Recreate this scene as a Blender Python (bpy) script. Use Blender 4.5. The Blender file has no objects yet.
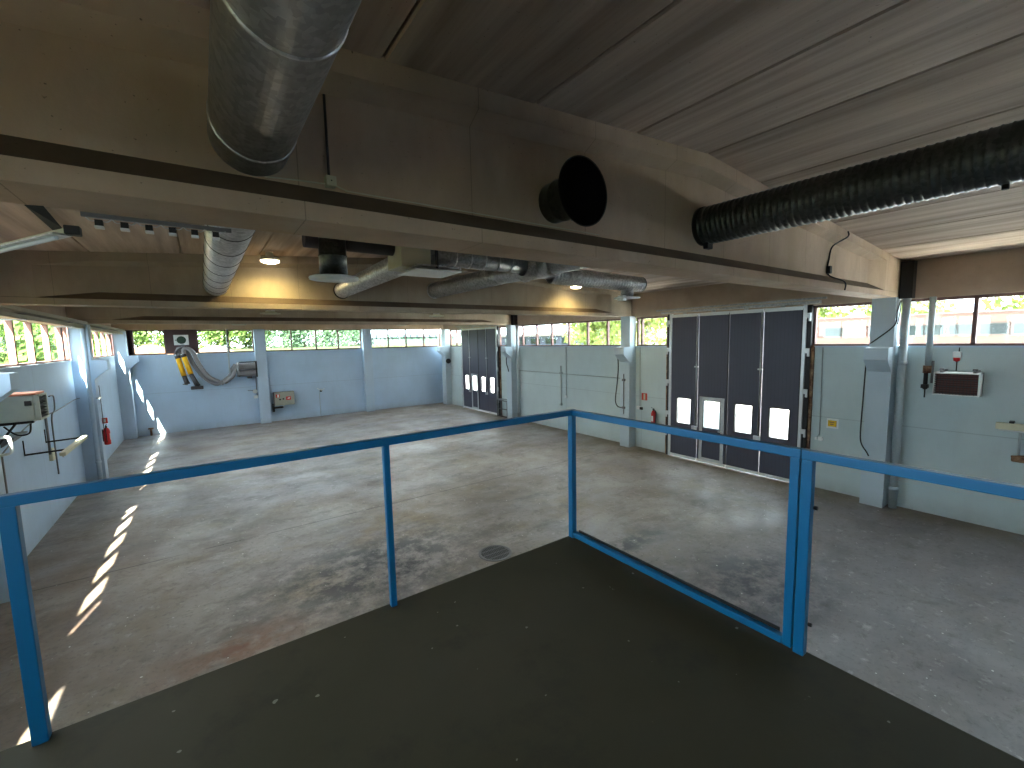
import bpy, bmesh, math, random
from mathutils import Vector, Matrix
random.seed(7)
S = bpy.context.scene
COL = S.collection
PI = math.pi

# ------------------------------------------------------------------ camera, world, sun, exposure
cam_d = bpy.data.cameras.new('camera')
cam = bpy.data.objects.new('camera', cam_d); COL.objects.link(cam)
cam_d.sensor_width = 36.0
cam_d.lens = 432.0 / 1024.0 * 36.0
cam_d.clip_start = 0.05; cam_d.clip_end = 500
_r = Vector((0.8126338, -0.5823761, -0.0215502))
_u = Vector((0.0768194, 0.0703894, 0.9945572))
_f = Vector((0.5776894, 0.8098663, -0.1019386))
_m = Matrix((( _r.x, _u.x, -_f.x), (_r.y, _u.y, -_f.y), (_r.z, _u.z, -_f.z))).to_4x4()
_m.translation = Vector((0, 0, 3.8))
cam.matrix_world = _m
S.camera = cam

W = bpy.data.worlds.new('sky'); S.world = W; W.use_nodes = True
_bg = W.node_tree.nodes['Background']
_bg.inputs['Color'].default_value = (0.80, 0.91, 1.0, 1)
_bg.inputs['Strength'].default_value = 6.5
_sun = bpy.data.lights.new('sun', 'SUN'); _sun.energy = 46.0; _sun.angle = 0.009
_sun.color = (1.0, 0.93, 0.80)
sun = bpy.data.objects.new('sun', _sun); COL.objects.link(sun)
sun.rotation_euler = Vector((1.0, 4.0, -3.02)).to_track_quat('-Z', 'Y').to_euler()

S.view_settings.view_transform = 'Standard'
S.view_settings.look = 'None'
S.view_settings.gamma = 1.0
S.view_settings.use_curve_mapping = False
S.view_settings.exposure = 1.3
S.cycles.use_denoising = True
S.cycles.max_bounces = 12
S.cycles.diffuse_bounces = 7
S.cycles.glossy_bounces = 4
S.cycles.transparent_max_bounces = 16
S.cycles.sample_clamp_indirect = 8.0
S.cycles.caustics_reflective = False
S.cycles.caustics_refractive = False

PENDANT_FILL_W = 45.0  # added fill light below each unlit pendant
LAMP_W = 42.0     # each lit ceiling lamp

# ------------------------------------------------------------------ materials
def lin(c):
    return tuple(((x/12.92) if x <= 0.04045 else ((x+0.055)/1.055)**2.4) for x in [v/255.0 for v in c]) + (1.0,)

class Mat:
    def __init__(s, name, rough=0.6, metal=0.0, spec=0.5):
        s.m = bpy.data.materials.new(name); s.m.use_nodes = True
        s.nt = s.m.node_tree; s.b = s.nt.nodes['Principled BSDF']
        s.b.inputs['Roughness'].default_value = rough
        s.b.inputs['Metallic'].default_value = metal
        s.b.inputs['Specular IOR Level'].default_value = spec
        s._tc = None
    def n(s, t, **kw):
        x = s.nt.nodes.new(t)
        for k, v in kw.items(): setattr(x, k, v)
        return x
    def l(s, a, b): s.nt.links.new(a, b)
    def tc(s):
        if s._tc is None: s._tc = s.n('ShaderNodeNewGeometry').outputs['Position']
        return s._tc
    def noise(s, scale, detail=4, rough=0.55, stretch=(1, 1, 1), dist=0.0, off=(0, 0, 0)):
        mp = s.n('ShaderNodeMapping'); mp.inputs['Scale'].default_value = stretch
        mp.inputs['Location'].default_value = off
        s.l(s.tc(), mp.inputs['Vector'])
        x = s.n('ShaderNodeTexNoise'); x.inputs['Scale'].default_value = scale
        x.inputs['Detail'].default_value = detail; x.inputs['Roughness'].default_value = rough
        x.inputs['Distortion'].default_value = dist
        s.l(mp.outputs[0], x.inputs['Vector'])
        return x.outputs['Fac']
    def ramp(s, fac, p0, p1, c0=(0, 0, 0, 1), c1=(1, 1, 1, 1)):
        x = s.n('ShaderNodeValToRGB'); e = x.color_ramp.elements
        e[0].position = p0; e[1].position = p1; e[0].color = c0; e[1].color = c1
        s.l(fac, x.inputs[0]); return x.outputs[0]
    def mix(s, fac, a, b, mode='MIX'):
        x = s.n('ShaderNodeMix', data_type='RGBA', blend_type=mode)
        for i, v in ((0, fac), (6, a), (7, b)):
            if isinstance(v, (int, float)): x.inputs[i].default_value = v
            elif isinstance(v, tuple): x.inputs[i].default_value = v
            else: s.l(v, x.inputs[i])
        return x.outputs[2]
    def math(s, op, a, b=0.0, c=0.0):
        x = s.n('ShaderNodeMath', operation=op)
        for i, v in enumerate((a, b, c)):
            if isinstance(v, (int, float)): x.inputs[i].default_value = v
            else: s.l(v, x.inputs[i])
        return x.outputs[0]
    def axis(s, i):
        x = s.n('ShaderNodeSeparateXYZ'); s.l(s.tc(), x.inputs[0]); return x.outputs[i]
    def line(s, i, pos, w):          # 1 on a thin line at coordinate pos
        d = s.math('ABSOLUTE', s.math('SUBTRACT', s.axis(i), pos))
        return s.math('LESS_THAN', d, w)
    def lines(s, i, period, off, w): # repeating thin lines
        f = s.math('FRACT', s.math('DIVIDE', s.math('ADD', s.axis(i), off + 1000*period), period))
        d = s.math('ABSOLUTE', s.math('SUBTRACT', f, 0.5))
        return s.math('LESS_THAN', d, w/period)
    def color(s, c):
        if isinstance(c, tuple): s.b.inputs['Base Color'].default_value = c
        else: s.l(c, s.b.inputs['Base Color'])
    def rough(s, r): s.l(r, s.b.inputs['Roughness'])
    def bump(s, h, strength=0.3, dist=0.02):
        x = s.n('ShaderNodeBump'); x.inputs['Strength'].default_value = strength
        x.inputs['Distance'].default_value = dist
        s.l(h, x.inputs['Height']); s.l(x.outputs[0], s.b.inputs['Normal'])

def plain(name, c, rough=0.6, metal=0.0, var=0.12, scale=6.0, spec=0.4):
    M = Mat(name, rough, metal, spec)
    a = tuple(max(0, v*(1-var)) for v in c[:3]) + (1,)
    b = tuple(min(1, v*(1+var)) for v in c[:3]) + (1,)
    M.color(M.mix(M.noise(scale), a, b))
    return M.m

def wall_paint(name, base, seams=()):
    M = Mat(name, 0.55, 0, 0.35)
    c = M.mix(M.ramp(M.noise(0.7, 5, 0.6), 0.3, 0.7), tuple(v*0.90 for v in base[:3])+(1,), tuple(min(1, v*1.05) for v in base[:3])+(1,))
    c = M.mix(M.math('MULTIPLY', M.ramp(M.noise(3.5, 6, 0.65, (1, 1, 0.25)), 0.52, 0.75), 0.25), c, tuple(v*0.75 for v in base[:3])+(1,))
    low = M.ramp(M.axis(2), 0.0, 0.35, (1, 1, 1, 1), (0, 0, 0, 1))
    c = M.mix(M.math('MULTIPLY', low, M.math('MULTIPLY', M.noise(5, 5), 0.5)), c, (0.22, 0.20, 0.17, 1))
    for i, p in seams:
        c = M.mix(M.math('MULTIPLY', M.line(i, p, 0.009), 0.28), c, (0.10, 0.12, 0.14, 1))
    M.color(c); M.bump(M.noise(30, 3), 0.08, 0.01)
    return M.m

def concrete(name, base, dark, streak=(1, 1, 1), lines=None, pits=True, warm=None, blot=(0.35, 0.75)):
    M = Mat(name, 0.85, 0, 0.2)
    c = M.mix(M.ramp(M.noise(1.1, 6, 0.62, streak), blot[0], blot[1]), dark, base)
    c = M.mix(M.math('MULTIPLY', M.noise(7, 7, 0.72, streak), 0.60), c, tuple(v*0.62 for v in base[:3])+(1,))
    if warm: c = M.mix(M.math('MULTIPLY', M.ramp(M.noise(0.5, 4), 0.4, 0.65), 0.6), c, warm)
    if pits:
        c = M.mix(M.math('MULTIPLY', M.ramp(M.noise(55, 2, 0.4), 0.73, 0.78), 0.6), c, (0.02, 0.018, 0.015, 1))
    if lines:
        for (i, per, off, w, amt) in lines:
            c = M.mix(M.math('MULTIPLY', M.lines(i, per, off, w), amt), c, (0.03, 0.026, 0.02, 1))
    M.color(c); M.bump(M.noise(18, 6, 0.65), 0.25, 0.01)
    return M.m

def floor_mat():
    M = Mat('worn_concrete_floor', 0.5, 0, 0.45)
    mul = lambda *a: (a[0] if len(a) == 1 else M.math('MULTIPLY', a[0], mul(*a[1:])))
    def spot(x, y, a, b, r0, r1):    # soft elliptical area on the floor
        cx = M.math('SUBTRACT', M.axis(0), x); cy = M.math('SUBTRACT', M.axis(1), y)
        d = M.math('SQRT', M.math('ADD', mul(cx, cx, 1/(a*a)), mul(cy, cy, 1/(b*b))))
        return M.ramp(d, r0, r1, (1, 1, 1, 1), (0, 0, 0, 1))
    c = M.mix(M.ramp(M.noise(0.42, 8, 0.68, dist=0.25), 0.34, 0.66), lin((120, 107, 93)), lin((184, 175, 165)))
    c = M.mix(mul(M.ramp(M.noise(0.22, 4, off=(5, 2, 0)), 0.38, 0.66), 0.6), c, lin((150, 147, 156)))
    c = M.mix(mul(M.ramp(M.noise(0.8, 6, 0.65, off=(8, 1, 0)), 0.50, 0.66), 0.55), c, lin((136, 122, 92)))
    c = M.mix(mul(M.ramp(M.noise(0.75, 9, 0.74, (0.8, 1.5, 1), 0.2, (3, 9, 0)), 0.50, 0.64), 0.6), c, lin((84, 78, 73)))
    c = M.mix(mul(spot(8.5, 1.5, 6.0, 4.0, 0.4, 1.0), 0.6), c, lin((116, 114, 124)))
    c = M.mix(mul(M.ramp(M.noise(3.2, 8, 0.75, (1, 1, 1), 0.5, (6, 3, 0)), 0.54, 0.66), 0.55), c, lin((92, 86, 82)))
    c = M.mix(mul(M.ramp(M.noise(5.5, 6, 0.7, (1, 1, 1), 0.3, (1, 7, 0)), 0.58, 0.70), 0.45), c, lin((204, 200, 196)))
    c = M.mix(mul(spot(2.2, 7.1, 2.6, 1.8, 0.3, 1.0), M.ramp(M.noise(2.4, 9, 0.76, off=(1, 1, 0)), 0.42, 0.56), 0.95), c, lin((54, 53, 59)))
    c = M.mix(mul(spot(-0.2, 10.8, 2.4, 1.6, 0.2, 1.0), M.ramp(M.noise(0.9, 6, 0.6, off=(2, 5, 0)), 0.40, 0.6), 0.6), c, lin((70, 66, 62)))
    c = M.mix(mul(spot(6.7, 2.9, 1.7, 1.2, 0.3, 1.0), M.ramp(M.noise(3.0, 9, 0.74, off=(7, 4, 0)), 0.42, 0.56), 0.85), c, lin((54, 58, 72)))
    c = M.mix(mul(spot(6.0, 5.0, 1.5, 0.35, 0.3, 1.0), M.ramp(M.noise(4.0, 8, 0.7, off=(2, 8, 0)), 0.42, 0.54), 0.9), c, lin((58, 60, 66)))
    c = M.mix(mul(spot(0.1, 6.2, 1.2, 0.6, 0.05, 1.0), M.ramp(M.noise(3, 5), 0.34, 0.54), 0.85), c, lin((126, 74, 42)))
    c = M.mix(mul(spot(3.0, 8.6, 1.6, 1.0, 0.1, 1.0), M.ramp(M.noise(1.6, 6), 0.42, 0.6), 0.6), c, lin((150, 128, 84)))
    c = M.mix(mul(spot(-2.4, 8.0, 2.6, 7.0, 0.3, 1.0), M.ramp(M.noise(0.9, 6, off=(3, 3, 0)), 0.30, 0.58), 0.65), c, lin((116, 94, 72)))
    sx = M.ramp(M.math('SUBTRACT', 12.1, M.axis(0)), 0.3, 1.8, (1, 1, 1, 1), (0, 0, 0, 1))
    c = M.mix(mul(sx, M.ramp(M.noise(1.2, 6), 0.34, 0.56), 0.75), c, lin((112, 96, 66)))
    c = M.mix(mul(M.ramp(M.noise(13, 6, 0.75), 0.54, 0.66), 0.45), c, lin((62, 57, 54)))
    c = M.mix(mul(M.ramp(M.noise(17, 2, 0.3, off=(4, 4, 0)), 0.765, 0.78), 0.9), c, lin((235, 232, 226)))
    for p in (9.75, 16.9):
        c = M.mix(mul(M.line(1, p, 0.014), M.ramp(M.noise(1.8, 5), 0.36, 0.5), 0.8), c, lin((45, 40, 36)))
    c = M.mix(0.20, c, (0.02, 0.018, 0.016, 1))
    M.color(c)
    M.rough(M.ramp(M.noise(0.8, 5), 0.3, 0.7, (0.32, 0.32, 0.32, 1), (0.62, 0.62, 0.62, 1)))
    M.bump(M.noise(14, 6, 0.7), 0.12, 0.01)
    return M.m

def galv_mat(name, base=0.42, rough=0.38, tint=(1, 1, 1)):
    M = Mat(name, rough, 0.85, 0.5)
    v = M.n('ShaderNodeTexVoronoi'); v.inputs['Scale'].default_value = 38
    M.l(M.tc(), v.inputs['Vector'])
    lo = tuple(base*0.72*t for t in tint)+(1,); hi = tuple(base*1.15*t for t in tint)+(1,)
    sep = M.n('ShaderNodeSeparateColor'); M.l(v.outputs['Color'], sep.inputs[0])
    c = M.mix(sep.outputs[0], lo, hi)
    c = M.mix(M.math('MULTIPLY', M.ramp(M.noise(2.0, 6), 0.45, 0.75), 0.4), c, tuple(base*0.5*t for t in tint)+(1,))
    M.color(c)
    M.rough(M.ramp(M.noise(4, 4), 0.3, 0.7, (rough-0.06,)*3+(1,), (rough+0.12,)*3+(1,)))
    return M.m

def glass_mat():
    m = bpy.data.materials.new('window_glass'); m.use_nodes = True; nt = m.node_tree; nt.nodes.clear()
    o = nt.nodes.new('ShaderNodeOutputMaterial'); mx = nt.nodes.new('ShaderNodeMixShader')
    t = nt.nodes.new('ShaderNodeBsdfTransparent'); t.inputs[0].default_value = (0.93, 0.97, 0.96, 1)
    g = nt.nodes.new('ShaderNodeBsdfGlossy'); g.inputs['Roughness'].default_value = 0.03
    mx.inputs[0].default_value = 0.035
    nt.links.new(t.outputs[0], mx.inputs[1]); nt.links.new(g.outputs[0], mx.inputs[2])
    nt.links.new(mx.outputs[0], o.inputs[0]); return m

def emit_mat(name, c, s):
    m = bpy.data.materials.new(name); m.use_nodes = True; nt = m.node_tree; nt.nodes.clear()
    o = nt.nodes.new('ShaderNodeOutputMaterial'); e = nt.nodes.new('ShaderNodeEmission')
    e.inputs[0].default_value = c; e.inputs[1].default_value = s
    nt.links.new(e.outputs[0], o.inputs[0]); return m

def brick_mat():
    M = Mat('red_brick', 0.8)
    t = M.n('ShaderNodeTexBrick'); mp = M.n('ShaderNodeCombineXYZ')
    M.l(M.axis(1), mp.inputs[0]); M.l(M.axis(2), mp.inputs[1]); M.l(mp.outputs[0], t.inputs[0])
    t.inputs['Color1'].default_value = lin((60, 38, 32)); t.inputs['Color2'].default_value = lin((68, 44, 36))
    t.inputs['Mortar'].default_value = lin((64, 50, 44)); t.inputs['Scale'].default_value = 3.0
    M.color(t.outputs[0]); return M.m

def leaf_mat(name, a, b):
    M = Mat(name, 0.6, 0, 0.3)
    M.color(M.mix(M.ramp(M.noise(1.6, 4), 0.3, 0.7), a, b))
    tr = M.n('ShaderNodeBsdfTranslucent'); tr.inputs[0].default_value = tuple(min(1, v*1.2) for v in b[:3])+(1,)
    mx = M.n('ShaderNodeMixShader'); mx.inputs[0].default_value = 0.35
    M.l(M.b.outputs[0], mx.inputs[1]); M.l(tr.outputs[0], mx.inputs[2])
    M.l(mx.outputs[0], M.nt.nodes['Material Output'].inputs[0]); return M.m

def ground_mat():
    M = Mat('grassy_ground', 0.9, 0, 0.1)
    c = M.mix(M.ramp(M.noise(0.3, 5), 0.35, 0.65), lin((44, 52, 30)), lin((56, 62, 38)))
    c = M.mix(M.ramp(M.noise(0.08, 3, off=(2, 3, 0)), 0.55, 0.6), c, lin((66, 56, 42)))
    M.color(c); return M.m

BLUE_WALL = (0.46, 0.60, 0.76, 1)
m_wall = wall_paint('pale_blue_wall_paint', BLUE_WALL, ((2, 1.80),))
m_wall_left = wall_paint('pale_blue_side_wall_paint', BLUE_WALL, ((1, 13.2), (1, 20.4)))
m_wall_right = wall_paint('pale_grey_green_wall_paint', (0.50, 0.59, 0.60, 1), ((1, 13.12), (2, 1.78), (1, 9.35)))
m_col = wall_paint('pale_blue_column_paint', (0.48, 0.60, 0.73, 1))
m_col_right = wall_paint('pale_grey_blue_column_paint', (0.49, 0.58, 0.64, 1))
m_beam = concrete('beam_concrete', lin((218, 192, 168)), lin((172, 148, 126)), (1, 1, 0.5), [(0, 1.17, 0.05, 0.003, 0.4)], warm=lin((192, 168, 132)))
m_beam_dimmed = concrete('dimmed_beam_concrete', lin((184, 170, 150)), lin((140, 126, 108)), (1, 1, 0.5), [(0, 1.17, 0.05, 0.003, 0.4)])  # same concrete as the near beam, dimmer light painted into the colour
m_ledge = concrete('shaded_dusty_beam_ledge', lin((120, 104, 86)), lin((88, 74, 60)))  # dust plus painted shade: darker colour on the upward beam ledges
m_slab = concrete('ceiling_slab_concrete', lin((220, 198, 180)), lin((148, 128, 112)), (3.6, 0.20, 1), blot=(0.34, 0.66))
m_band = concrete('lintel_concrete', lin((198, 178, 158)), lin((166, 146, 128)), (1, 1, 1))
m_floor = floor_mat()
m_plat = Mat('dark_rubber_floor', 0.72, 0, 0.25)
_c = m_plat.mix(m_plat.ramp(m_plat.noise(0.7, 5), 0.35, 0.7), lin((54, 51, 36)), lin((67, 62, 50)))
_c = m_plat.mix(m_plat.math('MULTIPLY', m_plat.ramp(m_plat.noise(2.2, 6, 0.7), 0.55, 0.72), 0.5), _c, lin((34, 33, 31)))
_c = m_plat.mix(m_plat.math('MULTIPLY', m_plat.ramp(m_plat.noise(24, 2, 0.3), 0.78, 0.79), 0.6), _c, lin((150, 148, 140)))
m_plat.color(_c); m_plat.bump(m_plat.noise(60, 3), 0.1, 0.004); m_plat = m_plat.m
m_blue = plain('blue_rail_paint', lin((2, 90, 134)), 0.38, 0, 0.06, 9, 0.5)
m_galv = galv_mat('galvanised_steel', 0.38)
m_galv_light = galv_mat('pale_galvanised_steel', 0.66, 0.45)
m_spiral_dark = galv_mat('dark_spiral_steel', 0.10, 0.34, (0.95, 1.0, 0.95))
m_dark = plain('dark_metal', lin((34, 33, 33)), 0.5, 0.3)
m_black = plain('black_rubber', lin((22, 22, 23)), 0.6)
m_inside = plain('duct_inside_black', lin((18, 17, 17)), 0.95, 0, 0.1, 6, 0.0)
m_white = plain('white_enamel', lin((222, 224, 222)), 0.45)
m_cream = plain('cream_enamel', lin((214, 208, 178)), 0.5)
m_offwhite = plain('dusty_white_plastic', lin((190, 186, 160)), 0.6)
m_alu = plain('aluminium_trim', lin((196, 200, 202)), 0.35, 0.55, 0.05)
m_door = Mat('dark_slate_door_panel', 0.48, 0, 0.4)
_c = m_door.mix(m_door.noise(1.2, 3), lin((62, 63, 78)), lin((72, 73, 86)))
_c = m_door.mix(m_door.math('MULTIPLY', m_door.lines(1, 0.09, 0, 0.006), 0.25), _c, lin((40, 41, 50)))
m_door.color(_c); m_door = m_door.m
m_rust = Mat('rusty_steel', 0.85)
_c = m_rust.mix(m_rust.ramp(m_rust.noise(5, 6, 0.7), 0.4, 0.6), lin((84, 48, 34)), lin((150, 120, 92)))
m_rust.color(_c); m_rust = m_rust.m
m_brown = plain('brown_window_frame_paint', lin((104, 74, 70)), 0.55)
m_brown_left = plain('red_brown_window_frame_paint', lin((140, 98, 84)), 0.55)
m_brownpanel = plain('dark_brown_panel', lin((78, 58, 60)), 0.6)
m_glass = glass_mat()
m_red = plain('red_enamel', lin((196, 26, 28)), 0.35)
m_redsign = plain('red_sign_face', lin((200, 60, 44)), 0.5)
m_yellow = plain('yellow_sleeve', lin((232, 176, 20)), 0.5)
m_yellowsign = plain('yellow_sign_face', lin((222, 180, 30)), 0.5)
m_hose = plain('grey_hose', lin((128, 126, 128)), 0.6, 0, 0.2, 20)
m_greyplastic = plain('dark_grey_rubber', lin((66, 62, 64)), 0.6)
m_cabinet = plain('grey_green_cabinet', lin((150, 152, 140)), 0.5)
m_heater = plain('pale_heater_casing', lin((196, 200, 186)), 0.5, 0.1)
m_coil = plain('reddish_heater_coil', lin((96, 60, 56)), 0.6)
m_orange = plain('faded_orange_heater_top', lin((206, 128, 96)), 0.6)
m_darkgreen = plain('dark_green_vent', lin((46, 66, 54)), 0.6)
m_lampwhite = emit_mat('lit_lamp_glass', (1.0, 0.86, 0.55, 1), 14.0)
m_pipe = plain('painted_grey_pipe', lin((168, 178, 182)), 0.45, 0.1)
m_conduit = plain('wall_painted_conduit', lin((150, 160, 160)), 0.5)
m_steelpipe = plain('bare_grey_steel', lin((112, 112, 114)), 0.45, 0.4)
m_tray = plain('pale_cable_tray', lin((186, 182, 166)), 0.55, 0.1)
m_brick = brick_mat()
m_corr = plain('blue_grey_corrugated_roof', lin((216, 222, 230)), 0.5)
m_greenroof = plain('green_sheet_roof', lin((36, 60, 48)), 0.6)
m_cream_wall = plain('pale_render', lin((72, 70, 68)), 0.8)
m_bluegrey = plain('blue_grey_sheet', lin((44, 48, 60)), 0.6)
m_darkglass = plain('dark_window_glass', lin((18, 25, 27)), 0.15, 0, 0.1, 3, 0.6)
m_ground = ground_mat()
m_yard = plain('pale_concrete_yard', lin((230, 228, 224)), 0.9)
m_bark = plain('grey_brown_bark', lin((110, 98, 84)), 0.9)
m_leaf = [leaf_mat('fresh_green_leaves', lin((48, 72, 28)), lin((88, 108, 52))),
          leaf_mat('yellow_green_leaves', lin((66, 84, 28)), lin((104, 116, 58))),
          leaf_mat('blue_green_leaves', lin((46, 72, 50)), lin((84, 108, 82)))]
m_soil = plain('sandy_soil', lin((84, 60, 40)), 0.95, 0, 0.25, 3)
m_rock = plain('broken_pale_stone', lin((92, 78, 64)), 0.9, 0, 0.25, 4)

# ------------------------------------------------------------------ mesh builder
class MB:
    def __init__(s): s.v = []; s.f = []; s.sm = []
    def add(s, vs, fs, smooth=False):
        o = len(s.v); s.v += [tuple(v) for v in vs]
        for f in fs: s.f.append(tuple(i+o for i in f)); s.sm.append(smooth)
        return s
    def box(s, x0, x1, y0, y1, z0, z1, bev=0.0):
        x0, x1 = min(x0, x1), max(x0, x1); y0, y1 = min(y0, y1), max(y0, y1); z0, z1 = min(z0, z1), max(z0, z1)
        if bev > 0:
            bm = bmesh.new(); bmesh.ops.create_cube(bm, size=1.0)
            for v in bm.verts: v.co = Vector(((x0+x1)/2+v.co.x*(x1-x0), (y0+y1)/2+v.co.y*(y1-y0), (z0+z1)/2+v.co.z*(z1-z0)))
            b = min(bev, 0.45*min(x1-x0, y1-y0, z1-z0))
            bmesh.ops.bevel(bm, geom=bm.edges[:], offset=b, segments=2, affect='EDGES', profile=0.6)
            bm.verts.index_update()
            s.add([v.co.copy() for v in bm.verts], [[v.index for v in f.verts] for f in bm.faces]); bm.free(); return s
        return s.add([(x0, y0, z0), (x1, y0, z0), (x1, y1, z0), (x0, y1, z0), (x0, y0, z1), (x1, y0, z1), (x1, y1, z1), (x0, y1, z1)],
                     [(0, 3, 2, 1), (4, 5, 6, 7), (0, 1, 5, 4), (1, 2, 6, 5), (2, 3, 7, 6), (3, 0, 4, 7)])
    def bar(s, p, q, w, h=None, up=(0, 0, 1)):     # rectangular bar between two points
        h = w if h is None else h
        p = Vector(p); q = Vector(q); d = (q-p).normalized(); u = Vector(up)
        if abs(d.dot(u)) > 0.98: u = Vector((0, 1, 0))
        a = d.cross(u).normalized()*w/2; b = d.cross(a).normalized()*h/2
        vs = [p-a-b, p+a-b, p+a+b, p-a+b, q-a-b, q+a-b, q+a+b, q-a+b]
        return s.add(vs, [(0, 3, 2, 1), (4, 5, 6, 7), (0, 1, 5, 4), (1, 2, 6, 5), (2, 3, 7, 6), (3, 0, 4, 7)])
    def tube(s, pts, r, n=10, caps=True):          # round tube along a path; r = number or list
        pts = [Vector(p) for p in pts]; k = len(pts)
        rs = r if isinstance(r, (list, tuple)) else [r]*k
        t0 = (pts[1]-pts[0]).normalized()
        ref = Vector((0, 0, 1)) if abs(t0.z) < 0.9 else Vector((1, 0, 0))
        a = t0.cross(ref).normalized(); rings = []; o = []
        for i, p in enumerate(pts):
            t = (pts[min(i+1, k-1)]-pts[max(i-1, 0)])
            t = t.normalized() if t.length > 1e-9 else t0
            a = (a-t*a.dot(t)); a = a.normalized() if a.length > 1e-6 else t.orthogonal().normalized()
            b = t.cross(a)
            for j in range(n):
                g = 2*PI*j/n; o.append(p+a*math.cos(g)*rs[i]+b*math.sin(g)*rs[i])
        fs = []
        for i in range(k-1):
            for j in range(n):
                fs.append((i*n+j, i*n+(j+1) % n, (i+1)*n+(j+1) % n, (i+1)*n+j))
        base = len(s.v); s.add(o, fs, True)
        if caps:
            s.f.append(tuple(base+j for j in range(n-1, -1, -1))); s.sm.append(False)
            s.f.append(tuple(base+(k-1)*n+j for j in range(n))); s.sm.append(False)
        return s
    def cyl(s, p, q, r, n=24): return s.tube([p, q], r, n)
    def lathe(s, origin, axis, prof, n=32, smooth=True):  # prof = [(distance along axis, radius)]
        ax = Vector(axis).normalized(); o = Vector(origin)
        a = ax.orthogonal().normalized(); b = ax.cross(a); vs = []; fs = []
        for d, r in prof:
            for j in range(n):
                g = 2*PI*j/n; vs.append(o+ax*d+(a*math.cos(g)+b*math.sin(g))*max(r, 1e-4))
        for i in range(len(prof)-1):
            for j in range(n): fs.append((i*n+j, i*n+(j+1) % n, (i+1)*n+(j+1) % n, (i+1)*n+j))
        return s.add(vs, fs, smooth)
    def loft(s, rings, caps=True):
        n = len(rings[0]); vs = [v for r in rings for v in r]; fs = []
        for i in range(len(rings)-1):
            for j in range(n): fs.append((i*n+j, i*n+(j+1) % n, (i+1)*n+(j+1) % n, (i+1)*n+j))
        if caps:
            fs.append(tuple(range(n-1, -1, -1))); fs.append(tuple((len(rings)-1)*n+j for j in range(n)))
        return s.add(vs, fs)
    def frame(s, axis, c, a0, a1, b0, b1, w, d):   # picture-frame in a plane; axis 'x': plane x=c, a=y, b=z ; 'y': plane y=c, a=x, b=z
        for (p0, p1, q0, q1) in ((a0, a1, b0, b0+w), (a0, a1, b1-w, b1), (a0, a0+w, b0+w, b1-w), (a1-w, a1, b0+w, b1-w)):
            if axis == 'x': s.box(c-d/2, c+d/2, p0, p1, q0, q1)
            else: s.box(p0, p1, c-d/2, c+d/2, q0, q1)
        return s

ORG = {}
def mk(name, mb, mat, parent=None, kind=None, label=None):
    o0 = Vector((0, 0, 0))
    if parent is not None: o0 = ORG.get(parent, Vector((0, 0, 0)))
    me = bpy.data.meshes.new(name)
    me.from_pydata([tuple(Vector(v)-o0) for v in mb.v], [], mb.f)
    for p, sm in zip(me.polygons, mb.sm): p.use_smooth = sm
    me.update()
    bm = bmesh.new(); bm.from_mesh(me); bmesh.ops.recalc_face_normals(bm, faces=bm.faces[:]); bm.to_mesh(me); bm.free()
    me.materials.append(mat)
    o = bpy.data.objects.new(name, me); COL.objects.link(o)
    if parent is not None: o.parent = parent
    ORG[o] = o0
    if kind: o['kind'] = kind
    if label: o['label'] = label
    return o
def tag(o, label, cat, group=None, kind=None):
    o['label'] = label; o['category'] = cat
    if group: o['group'] = group
    if kind: o['kind'] = kind
    return o
def thing(name, label, cat, loc, group=None, kind=None):
    o = bpy.data.objects.new(name, None); COL.objects.link(o); o.location = loc
    o.empty_display_size = 0.1
    ORG[o] = Vector(loc); return tag(o, label, cat, group, kind)
def smooth_path(pts, n=8):
    P = [Vector(p) for p in pts]; out = []
    for i in range(len(P)-1):
        p0, p1, p2, p3 = P[max(i-1, 0)], P[i], P[i+1], P[min(i+2, len(P)-1)]
        for k in range(n):
            t = k/n
            out.append(0.5*((2*p1)+(-p0+p2)*t+(2*p0-5*p1+4*p2-p3)*t*t+(-p0+3*p1-3*p2+p3)*t**3))
    out.append(P[-1]); return out

# ------------------------------------------------------------------ setting
XL, XR, YB, YR = -2.92, 12.10, 24.30, -4.60
SILL, HEAD = 3.48, 4.46
RX, RZ, SL = 4.6, 5.75, 0.068
def ceil_z(x): return RZ - abs(x-RX)*SL
BY = [-4.2, 2.92, 9.88, 16.78]          # roof beams
tag(mk('floor', MB().box(XL-0.1, XR+0.1, YR-0.1, YB+0.1, -0.2, 0), m_floor, kind='structure'), 'worn stained grey concrete floor of the hall', 'floor')

# ceiling slabs: planks along Y, 1.19 m wide with open grooves between
mb = MB(); x = RX - 1.19*7
while x < XR+0.2:
    a, b = x+0.008, x+1.19-0.008
    for (p, q) in (((a, b),) if not (a < RX-0.01 < b-0.02) else ((a, RX), (RX, b))):
        p_, q_ = max(p, XL-0.1), min(q, XR+0.1)
        if q_-p_ < 0.02: continue
        c = 0.012
        pr = [(p_, ceil_z(p_)+c), (p_+c, ceil_z(p_)), (q_-c, ceil_z(q_)), (q_, ceil_z(q_)+c), (q_, ceil_z(q_)+0.22), (p_, ceil_z(p_)+0.22)]
        mb.loft([[(u, YR-0.2, w) for u, w in pr], [(u, YB+0.2, w) for u, w in pr]])
    x += 1.19
mb.loft([[(XL-0.2, y, ceil_z(XL-0.2)+0.2), (RX, y, RZ+0.2), (XR+0.2, y, ceil_z(XR+0.2)+0.2), (XR+0.2, y, ceil_z(XR+0.2)+0.34), (RX, y, RZ+0.34), (XL-0.2, y, ceil_z(XL-0.2)+0.34)] for y in (YR-0.25, YB+0.25)])
tag(mk('ceiling', mb, m_slab, kind='structure'), 'dark grey board-marked concrete slabs forming the pitched ceiling', 'ceiling')

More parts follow.
